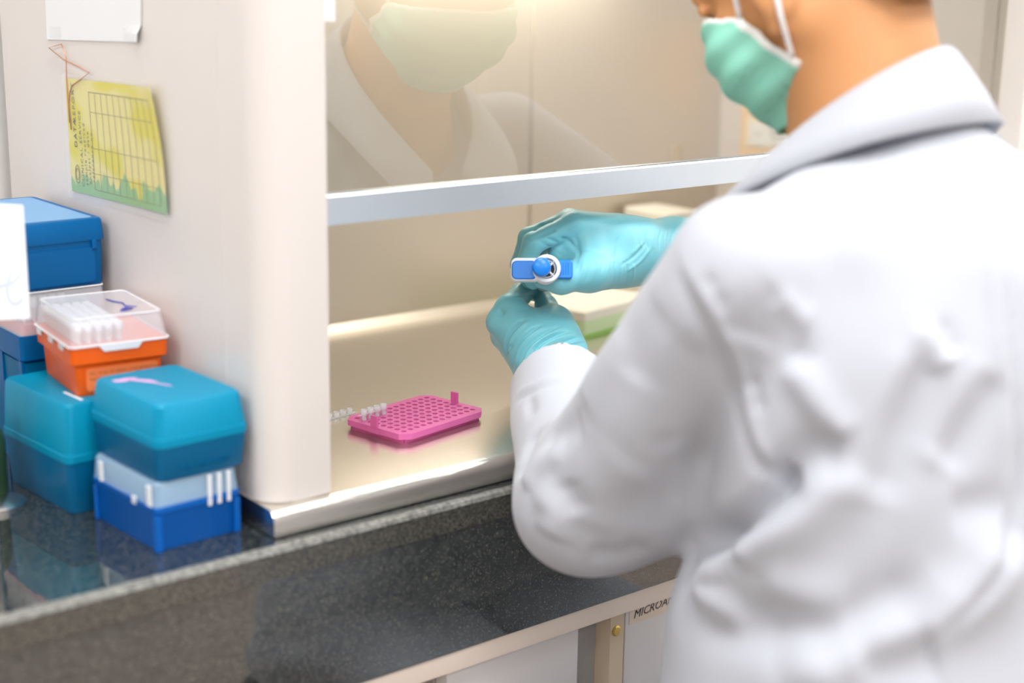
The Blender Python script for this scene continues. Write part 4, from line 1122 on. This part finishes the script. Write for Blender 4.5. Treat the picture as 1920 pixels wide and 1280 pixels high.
coat_lines = [
    # arm-hole seam: a thin raised line with small puckers beside it
    ([(1276, 470), (1318, 560), (1362, 640), (1398, 735), (1424, 839), (1452, 900)], 0.0045, 0.005),
    ([(1262, 478), (1304, 568), (1346, 650), (1382, 745), (1408, 845), (1440, 905)], -0.0040, 0.008),
    ([(1320, 535), (1345, 528)], -0.0025, 0.006), ([(1335, 572), (1362, 560)], -0.0025, 0.006), ([(1400, 725), (1425, 715)], -0.003, 0.006), ([(1408, 760), (1434, 750)], -0.003, 0.006),
    ([(1318, 620), (1300, 720), (1300, 820), (1310, 900)], -0.005, 0.018),
    ([(1262, 820), (1252, 900), (1250, 1000)], 0.003, 0.014),
    # hollow and lip above the armpit, then the deep fold under the arm
    ([(1480, 560), (1430, 600), (1400, 650)], -0.006, 0.020), ([(1450, 560), (1490, 590), (1525, 610)], 0.005, 0.010),
    ([(1485, 650), (1520, 690)], -0.005, 0.009),
    ([(1478, 665), (1537, 755), (1596, 828)], 0.008, 0.012),
    ([(1590, 850), (1525, 850), (1470, 885), (1425, 920)], -0.010, 0.014),
    ([(1500, 885), (1453, 930), (1375, 988), (1300, 1022), (1240, 1050)], -0.024, 0.012),
    ([(1620, 860), (1540, 930), (1470, 985), (1400, 1010), (1380, 1060)], 0.011, 0.020),
    # long slanting folds of the back
    ([(1716, 635), (1672, 729), (1630, 850), (1600, 960)], 0.007, 0.014), ([(1745, 645), (1705, 740), (1665, 850), (1640, 950)], -0.008, 0.018),
    ([(1855, 665), (1790, 774), (1725, 891)], 0.005, 0.013), ([(1872, 690), (1815, 790), (1760, 880)], -0.007, 0.016),
    ([(1735, 605), (1755, 650), (1775, 700)], 0.006, 0.010), ([(1755, 600), (1785, 670)], -0.004, 0.010),
    ([(1890, 940), (1830, 950), (1780, 960)], -0.005, 0.014),
    # centre-back seam
    ([(1800, 200), (1850, 330), (1880, 480), (1897, 650), (1905, 800), (1900, 930), (1870, 1040), (1810, 1130), (1740, 1200)], -0.005, 0.006),
    ([(1788, 210), (1838, 335), (1866, 480), (1883, 650), (1890, 800), (1882, 930), (1850, 1035), (1790, 1110)], 0.004, 0.008),
    ([(1860, 260), (1900, 290), (1920, 310)], -0.006, 0.012), ([(1760, 230), (1700, 320), (1640, 420), (1540, 520)], 0.003, 0.025),
    # big sagging fold at the waist
    ([(1900, 980), (1849, 1090), (1719, 1163), (1563, 1228), (1459, 1280)], 0.015, 0.026),
    ([(1760, 1080), (1680, 1130), (1602, 1165), (1540, 1188), (1440, 1180), (1291, 1168)], -0.014, 0.020),
    ([(1362, 1045), (1317, 1092), (1350, 1140), (1400, 1165)], 0.009, 0.013), ([(1290, 1050), (1300, 1100)], -0.005, 0.012),
    ([(1420, 1075), (1520, 1120), (1600, 1130)], 0.005, 0.018),
    ([(1600, 1255), (1700, 1235), (1760, 1215)], -0.010, 0.018),
    # sleeve
    ([(1060, 830), (1010, 870), (985, 920)], 0.006, 0.012), ([(1010, 800), (985, 850), (970, 900)], -0.007, 0.012),
    ([(1090, 780), (1060, 810), (1020, 830)], -0.006, 0.014),
    ([(1010, 910), (1040, 960), (1030, 1010)], 0.006, 0.014), ([(1060, 900), (1090, 960)], -0.004, 0.014),
    ([(1180, 620), (1120, 700), (1090, 760)], 0.004, 0.020), ([(1240, 560), (1200, 640), (1180, 720)], -0.004, 0.02),
    ([(1240, 800), (1245, 900), (1242, 1000)], -0.004, 0.010), ([(1200, 860), (1130, 920), (1100, 1000)], 0.004, 0.022),
    ([(1100, 1030), (1160, 1040), (1220, 1020)], -0.004, 0.014),
    ([(965, 752), (1000, 730), (1060, 715)], -0.0035, 0.005), ([(965, 745), (1000, 723), (1060, 706)], 0.002, 0.005),
    ([(950, 790), (990, 800)], -0.005, 0.010), ([(1000, 780), (990, 740)], -0.003, 0.006),
]
V = fold(V, Q, drape(V, Q, coat_lines))
V = laplace(V, Q, 1, 0.4)
cmesh = part('lab_coat', V, Q, 'coat_cotton')
# collar: a folded band round the neck
topP = [(0.945, 0.835, 0.250), (0.916, 0.815, 0.288), (0.900, 0.782, 0.325), (0.899, 0.745, 0.356), (0.912, 0.706, 0.386), (0.936, 0.682, 0.405), (0.964, 0.675, 0.412)]
lowP = [(0.915, 0.872, 0.205), (0.878, 0.850, 0.245), (0.860, 0.798, 0.286), (0.858, 0.738, 0.318), (0.874, 0.680, 0.344), (0.914, 0.648, 0.357), (0.962, 0.642, 0.360)]
mir = lambda L: [(1.926 - x, y + 0.004, z) for x, y, z in L[::-1]]
tp = np.array(spline(topP + mir(topP)[1:], 5)); lp_ = np.array(spline(lowP + mir(lowP)[1:], 5))
ctr = np.array([0.968, 0.75, 0])
vs, fs = [], []
prof_n = 0
for a_, c_ in zip(tp, lp_):
    inw = a_ - c_; inw[2] = 0; inw /= np.linalg.norm(inw) + 1e-9
    low_in = a_ + np.array([0, 0, -0.05]) - inw * 0.004
    ring = [low_in + inw * 0.0015, a_ + inw * 0.0015 + np.array([0, 0, -0.004]), a_ + np.array([0, 0, 0.0005]), a_ - inw * 0.004 + np.array([0, 0, -0.002]),
            a_ * 0.66 + c_ * 0.34 + np.array([0, 0, 0.005]), a_ * 0.33 + c_ * 0.67 + np.array([0, 0, 0.004]), c_, c_ + np.array([0, 0, -0.003]) + inw * 0.003,
            a_ * 0.4 + c_ * 0.6 + np.array([0, 0, -0.003]), a_ * 0.8 + c_ * 0.2 + np.array([0, 0, -0.006]), low_in - inw * 0.002]
    prof_n = len(ring); vs += ring
for i in range(len(tp) - 1):
    for j in range(prof_n):
        fs.append((i * prof_n + j, i * prof_n + (j + 1) % prof_n, (i + 1) * prof_n + (j + 1) % prof_n, (i + 1) * prof_n + j))
fs.append(tuple(range(prof_n))[::-1]); fs.append(tuple((len(tp) - 1) * prof_n + j for j in range(prof_n)))
col = from_data('collar', vs, fs, 'coat_cotton', cmesh, True)
# buttons down the front
cb_ = BVHTree.FromPolygons([Vector(v) for v in V], [tuple(int(i) for i in q) for q in Q])
for zz in (0.17, 0.08, -0.01, -0.10):
    hit = cb_.ray_cast(Vector((0.968, 1.0, zz)), Vector((0, -1, 0)))
    if hit[0] is None: continue
    bm = bmesh.new(); lathe(bm, [(0.0075, -0.001), (0.0075, 0.0016), (0.005, 0.0026)], 14, hit[0], hit[1])
    from_bm('button', bm, 'white_plastic', cmesh)
# ---- gloves
def chain(s, pts, rad, k):
    for i in range(len(pts) - 1): s.cap(pts[i], pts[i + 1], rad[i], rad[i + 1], k=k)
def glove(pts_list, lo, hi, h=0.0012):
    s = SDF(lo, hi, h)
    for pts, rad, k in pts_list: chain(s, [at(*p) for p in pts], rad, k)
    return s
right_parts = [
    ([(1300, 462, 1.61), (1262, 466, 1.575), (1190, 468, 1.53)], [0.031, 0.0295, 0.031], 0.02),
    ([(1200, 455, 1.515), (1075, 422, 1.478)], [0.021, 0.0135], 0.014),
    ([(1200, 452, 1.535), (1068, 416, 1.500)], [0.021, 0.0135], 0.014),
    ([(1200, 458, 1.555), (1070, 424, 1.521)], [0.020, 0.0130], 0.014),
    ([(1200, 470, 1.570), (1080, 440, 1.540)], [0.019, 0.0120], 0.014),
    ([(1190, 490, 1.515), (1105, 512, 1.465)], [0.024, 0.0190], 0.018),
    ([(1150, 470, 1.51), (1105, 462, 1.495)], [0.030, 0.022], 0.02),
    ([(1095, 470, 1.487), (1052, 474, 1.486)], [0.020, 0.013], 0.012),
    ([(1105, 512, 1.465), (1052, 527, 1.452), (1016, 524, 1.462)], [0.0165, 0.0118, 0.0088], 0.008),
    ([(1075, 422, 1.478), (1000, 455, 1.470), (983, 500, 1.478), (1000, 528, 1.488)], [0.0125, 0.0105, 0.0092, 0.0080], 0.004),
    ([(1068, 416, 1.500), (992, 446, 1.494), (975, 496, 1.502), (992, 526, 1.512)], [0.0125, 0.0105, 0.0094, 0.0080], 0.004),
    ([(1070, 424, 1.521), (994, 450, 1.518), (978, 500, 1.524), (996, 526, 1.532)], [0.0120, 0.0100, 0.0090, 0.0080], 0.004),
    ([(1080, 440, 1.540), (1010, 462, 1.538), (995, 500, 1.542), (1010, 522, 1.548)], [0.0110, 0.0090, 0.0082, 0.0072], 0.004),
]
left_parts = [
    ([(1045, 790, 1.405), (1033, 680, 1.487), (1025, 640, 1.498)], [0.030, 0.030, 0.029], 0.02),
    ([(1020, 655, 1.487), (957, 577, 1.500)], [0.024, 0.0145], 0.014),
    ([(1010, 660, 1.490), (937, 604, 1.503)], [0.024, 0.0135], 0.014),
    ([(1005, 670, 1.500), (945, 630, 1.520)], [0.024, 0.0135], 0.014),
    ([(1005, 680, 1.510), (962, 655, 1.535)], [0.022, 0.0125], 0.014),
    ([(1050, 660, 1.495), (1040, 607, 1.512)], [0.0245, 0.0185], 0.018),
    ([(1040, 607, 1.512), (1024, 574, 1.540), (1014, 548, 1.566)], [0.0165, 0.0105, 0.0085], 0.007),
    ([(957, 577, 1.500), (976, 552, 1.533), (990, 545, 1.556), (999, 546, 1.575)], [0.0135, 0.0110, 0.0096, 0.0080], 0.005),
    ([(937, 604, 1.503), (950, 590, 1.545), (975, 602, 1.562), (990, 620, 1.552)], [0.0130, 0.0108, 0.0095, 0.008], 0.004),
    ([(945, 630, 1.520), (955, 618, 1.560), (980, 628, 1.574), (995, 640, 1.560)], [0.0125, 0.0100, 0.0090, 0.008], 0.004),
    ([(962, 655, 1.535), (970, 645, 1.565), (990, 650, 1.577), (1003, 658, 1.565)], [0.0115, 0.0090, 0.0082, 0.007], 0.004),
]
right_lines = [([(1082, 470), (1070, 455), (1050, 445)], -0.0022, 0.0022), ([(1062, 470), (1040, 452), (1022, 446)], -0.0016, 0.0016), ([(1050, 478), (1030, 462), (1010, 452)], -0.0014, 0.0015),
    ([(1078, 440), (1085, 475), (1080, 500)], -0.002, 0.0025), ([(1040, 415), (1015, 422), (1000, 436)], -0.002, 0.002), ([(1045, 428), (1020, 440), (985, 455)], -0.002, 0.002),
    ([(1160, 440), (1150, 470), (1148, 486)], -0.0009, 0.0016), ([(1215, 450), (1190, 480), (1160, 500)], -0.0010, 0.0016), ([(1222, 462), (1200, 490), (1170, 512)], 0.0010, 0.0016), ([(1205, 455), (1182, 478)], 0.0008, 0.0016)]
for i in range(9):
    right_lines.append(([(1098 + 11 * i, 478 + 2 * i), (1092 + 12 * i, 505), (1082 + 13 * i, 535 - i)], -0.0008 if i % 2 else 0.0007, 0.0014))
for i in range(6):
    right_lines.append(([(1205 + 12 * i, 424), (1200 + 12 * i, 445), (1205 + 10 * i, 470)], -0.0008 if i % 2 else 0.0006, 0.0014))
left_lines = []
creases = [[(962, 690), (966, 655), (990, 625), (1015, 610)], [(975, 688), (985, 655), (1015, 628), (1050, 612)], [(990, 682), (1008, 650), (1040, 630), (1075, 622)],
           [(1003, 677), (1028, 652), (1060, 640), (1090, 634)], [(1018, 674), (1048, 656), (1094, 643)], [(1033, 670), (1063, 659), (1096, 651)], [(950, 672), (950, 640), (965, 615), (985, 600)]]
for cr in creases:
    left_lines.append((cr, -0.0030, 0.0022))
    left_lines.append(([(x + 6, y + 3) for x, y in cr], 0.0018, 0.0022))
for i in range(5):
    left_lines.append(([(968 + 3 * i, 588 + 4 * i), (985, 577 + 4 * i), (1000, 572 + 4 * i)], -0.0006, 0.0012))
    left_lines.append(([(962 + 6 * i, 560 - 2 * i), (972 + 6 * i, 556), (982 + 5 * i, 560)], -0.0007, 0.0011))
left_lines += [([(948, 690), (952, 665), (960, 645)], -0.002, 0.002), ([(934, 578), (945, 590)], -0.002, 0.003)]
s = glove(right_parts, (0.90, 0.99, 0.10), (1.24, 1.24, 0.27))
s.half(WR - dR * 0.045, -dR)
V, Q = s.mesh(2); V = fold(V, Q, drape(V, Q, right_lines)); part('glove', V, Q, 'glove_nitrile')
lo = np.array([0.86, 1.03, 0.02])
s = glove(left_parts, (0.86, 0.99, 0.0), (1.06, 1.26, 0.20))
s.half(WL - dL * 0.085, -dL)
V, Q = s.mesh(2); V = fold(V, Q, drape(V, Q, left_lines)); part('glove', V, Q, 'glove_nitrile')
# ---- trousers and shoes
tr_ = SDF((0.70, 0.48, -0.74), (1.24, 1.10, -0.12), 0.006)
for x0, x1 in ((0.895, 0.865), (1.04, 1.072)):
    tr_.cap((x0, 0.64, -0.30), (x1, 0.93, -0.315), 0.088, 0.066, k=0.04)
    tr_.cap((x1, 0.93, -0.315), (x1, 0.84, -0.70), 0.066, 0.050, k=0.03)
tr_.ell((0.966, 0.62, -0.28), (0.17, 0.12, 0.11), k=0.05)
V, Q = tr_.mesh(2); part('trousers', V, Q, 'trousers')
for x1 in (0.865, 1.072):
    sh_ = SDF((x1 - 0.07, 0.74, -0.79), (x1 + 0.07, 1.06, -0.66), 0.004)
    sh_.cap((x1, 0.82, -0.72), (x1, 0.95, -0.745), 0.046, 0.036, k=0.02); sh_.cap((x1, 0.95, -0.745), (x1, 0.99, -0.75), 0.036, 0.028, k=0.02)
    sh_.half((x1, 0, -0.779), (0, 0, -1))
    V, Q = sh_.mesh(2); part('shoe', V, Q, 'shoe_black')
# ---- stool
stl = thing('lab_stool', 'round black lab stool the person in the white coat sits on', 'stool', (0.966, 0.60, -0.78))
bm = bmesh.new(); lathe(bm, [(0.15, 0), (0.175, 0.008), (0.178, 0.035), (0.16, 0.05), (0.05, 0.055)], 32, (0.966, 0.60, -0.4815)); from_bm('seat', bm, 'black_plastic', stl, auto=35)
bm = bmesh.new(); lathe(bm, [(0.028, 0), (0.028, 0.24), (0.018, 0.241), (0.018, 0.263)], 20, (0.966, 0.60, -0.745)); from_bm('column', bm, 'steel_edge', stl, auto=35)
for k in range(5):
    a_ = 2 * math.pi * k / 5 + 0.3
    bm = bmesh.new(); e_ = (0.966 + 0.25 * math.cos(a_), 0.60 + 0.25 * math.sin(a_), -0.735)
    tube(bm, [(0.966 + 0.02 * math.cos(a_), 0.60 + 0.02 * math.sin(a_), -0.715), e_], [0.018, 0.011], 10)
    lg = from_bm('leg', bm, 'black_plastic', stl, smooth=True)
    bm = bmesh.new(); lathe(bm, [(0.018, -0.011), (0.022, -0.006), (0.022, 0.006), (0.018, 0.011)], 16, (e_[0], e_[1], -0.758), (-math.sin(a_), math.cos(a_), 0)); from_bm('caster', bm, 'black_plastic', lg, auto=35)

# ================================================================== PIPETTE AND TUBE IN THE HANDS
PT = at(1016, 499, 1.415); PB = at(1004, 546, 1.610)
pa_ = PB - PT; PL = np.linalg.norm(pa_); pa_ /= PL          # axis from the button to the point
pxv = AX_R - pa_ * (AX_R @ pa_); pxv /= np.linalg.norm(pxv); pyv = np.cross(pa_, pxv); pyv = -pyv if pyv @ AX_U < 0 else pyv
pip = thing('pipette', 'blue and white micropipette held in the right gloved hand', 'pipette', PT)
def pl_(u, v, s): return PT + pxv * u + pyv * v + pa_ * s
def pipe_part(name, sections, material, parent=None, cap=True):
    """sections: list of (outline [(u,v)], s)"""
    bm = bmesh.new(); loft(bm, [[pl_(u, v, s_) for u, v in o_] for o_, s_ in sections])
    return from_bm(name, bm, material, parent or pip, auto=35)
def circ(cx, cy, r_, k=28): return [(cx + r_ * math.cos(2 * math.pi * i / k), cy + r_ * math.sin(2 * math.pi * i / k)) for i in range(k)]
bt = pipe_part('plunger_button', [(circ(0, 0, 0.0062), -0.0008), (circ(0, 0, 0.0082), 0.0004), (circ(0, 0, 0.0088), 0.003), (circ(0, 0, 0.0088), 0.011)], 'bright_blue')
for i in range(30):
    t_ = 2 * math.pi * i / 30
    bm = bmesh.new(); p_ = pl_(0.0088 * math.cos(t_), 0.0088 * math.sin(t_), 0.004); q_ = pl_(0.0088 * math.cos(t_), 0.0088 * math.sin(t_), 0.0108)
    tube(bm, [p_, q_], 0.0004, 4); from_bm('button_rib', bm, 'bright_blue', bt)
OX = 0.0068        # the body sits to the right of the button as seen from above it
pipe_part('plunger_rod', [(circ(OX * 0.6, 0.0, 0.0035), 0.010), (circ(OX, 0.0, 0.0035), 0.03)], 'white_plastic')
def ring_part(name, cx, cy, r0, r1, s0, s1, material):
    bm = bmesh.new()
    A_ = [[pl_(u, v, s_) for u, v in circ(cx, cy, r_, 32)] for r_, s_ in ((r0, s0 + 0.001), (r0 + 0.0006, s0), (r1 - 0.0006, s0), (r1, s0 + 0.001), (r1, s1), (r0, s1))]
    A_.append(A_[0]); vsx = [[bm.verts.new(tuple(p)) for p in rg] for rg in A_[:-1]]; vsx.append(vsx[0])
    for a__, c__ in zip(vsx[:-1], vsx[1:]):
        for i in range(32): bm.faces.new((a__[i], a__[(i + 1) % 32], c__[(i + 1) % 32], c__[i]))
    return from_bm(name, bm, material, pip, auto=35)
ring_part('collar_ring', OX * 0.75, 0.0, 0.0098, 0.0136, 0.014, 0.034, 'white_plastic')
ring_part('inner_ring', OX * 0.75, 0.0, 0.0078, 0.0088, 0.016, 0.030, 'white_plastic')
for i in range(4):
    t_ = R_(45 + 90 * i); bm = bmesh.new()
    tube(bm, [pl_(OX * 0.75 + r_ * math.cos(t_), r_ * math.sin(t_), 0.018) for r_ in (0.003, 0.0105)], 0.0011, 6); from_bm('spoke', bm, 'white_plastic', pip)
pipe_part('well', [(circ(OX * 0.75, 0, 0.0098), 0.026), (circ(OX * 0.75, 0, 0.0098), 0.030)], 'black_plastic')
# finger hook towards the left, grip towards the right
def plate(name, u0, u1, v0, v1, s0, s1, material, r_=0.004, parent=None, shr=0.001):
    o1 = rounded_rect(u0, u1, v0, v1, r_, 5); o0 = rounded_rect(u0 + shr, u1 - shr, v0 + shr, v1 - shr, max(r_ - shr, 0.0005), 5)
    return pipe_part(name, [(o0, s0), (o1, s0 + shr), (o1, s1)], material, parent)
plate('hook_shell', -0.0290, 0.000, -0.0110, 0.0112, 0.0215, 0.034, 'white_plastic', 0.0055)
plate('hook_pad', -0.0283, -0.004, -0.0097, 0.0082, 0.0196, 0.0218, 'bright_blue', 0.0048)
gp = plate('ejector_pad', 0.0150, 0.0305, -0.0090, 0.0090, 0.019, 0.034, 'bright_blue', 0.0030)
for i in range(4):
    bm = bmesh.new(); u_ = 0.0190 + 0.0024 * i
    tube(bm, [pl_(u_, -0.0055, 0.0189), pl_(u_, 0.0058, 0.0189)], 0.0005, 6); from_bm('grip_ridge', bm, 'bright_blue', gp)
pipe_part('handle', [(circ(OX, 0, 0.0134), 0.0342), (circ(OX, 0, 0.0138), 0.06), (circ(OX, 0, 0.0110), 0.11), (circ(OX * 0.6, 0, 0.0062), 0.125), (circ(0.002, 0, 0.0042), PL - 0.05)], 'white_plastic')
pipe_part('tip', [(circ(0.002, 0, 0.0036, 14), PL - 0.052), (circ(0.0008, 0, 0.0018, 14), PL - 0.022), (circ(0, 0, 0.0005, 14), PL - 0.002)], 'tip_white')
tbp = at(1003, 541, 1.592)
tb = thing('microtube', 'small clear tube pinched between the left thumb and finger under the pipette', 'tube', tbp)
bm = bmesh.new(); lathe(bm, [(0.0012, -0.010), (0.0028, -0.004), (0.0030, 0.006), (0.0036, 0.0065), (0.0036, 0.0085), (0.0030, 0.0085)], 16, tbp, -pa_ * 0.5 + AX_U * 0.8)
from_bm('tube_wall', bm, 'tube_clear', tb, smooth=True)
bm = bmesh.new(); lathe(bm, [(0.0040, 0), (0.0040, 0.0016)], 16, tbp + AX_R * 0.0065 + AX_U * 0.006, -pa_ * 0.5 + AX_U * 0.8)
from_bm('lid', bm, 'tube_clear', tb)

# ------------------------------------------------------------------ lift everything so that the floor is z = 0
for o in list(C.objects):
    if o.parent is None and o is not cam:
        o.location.z += ZC
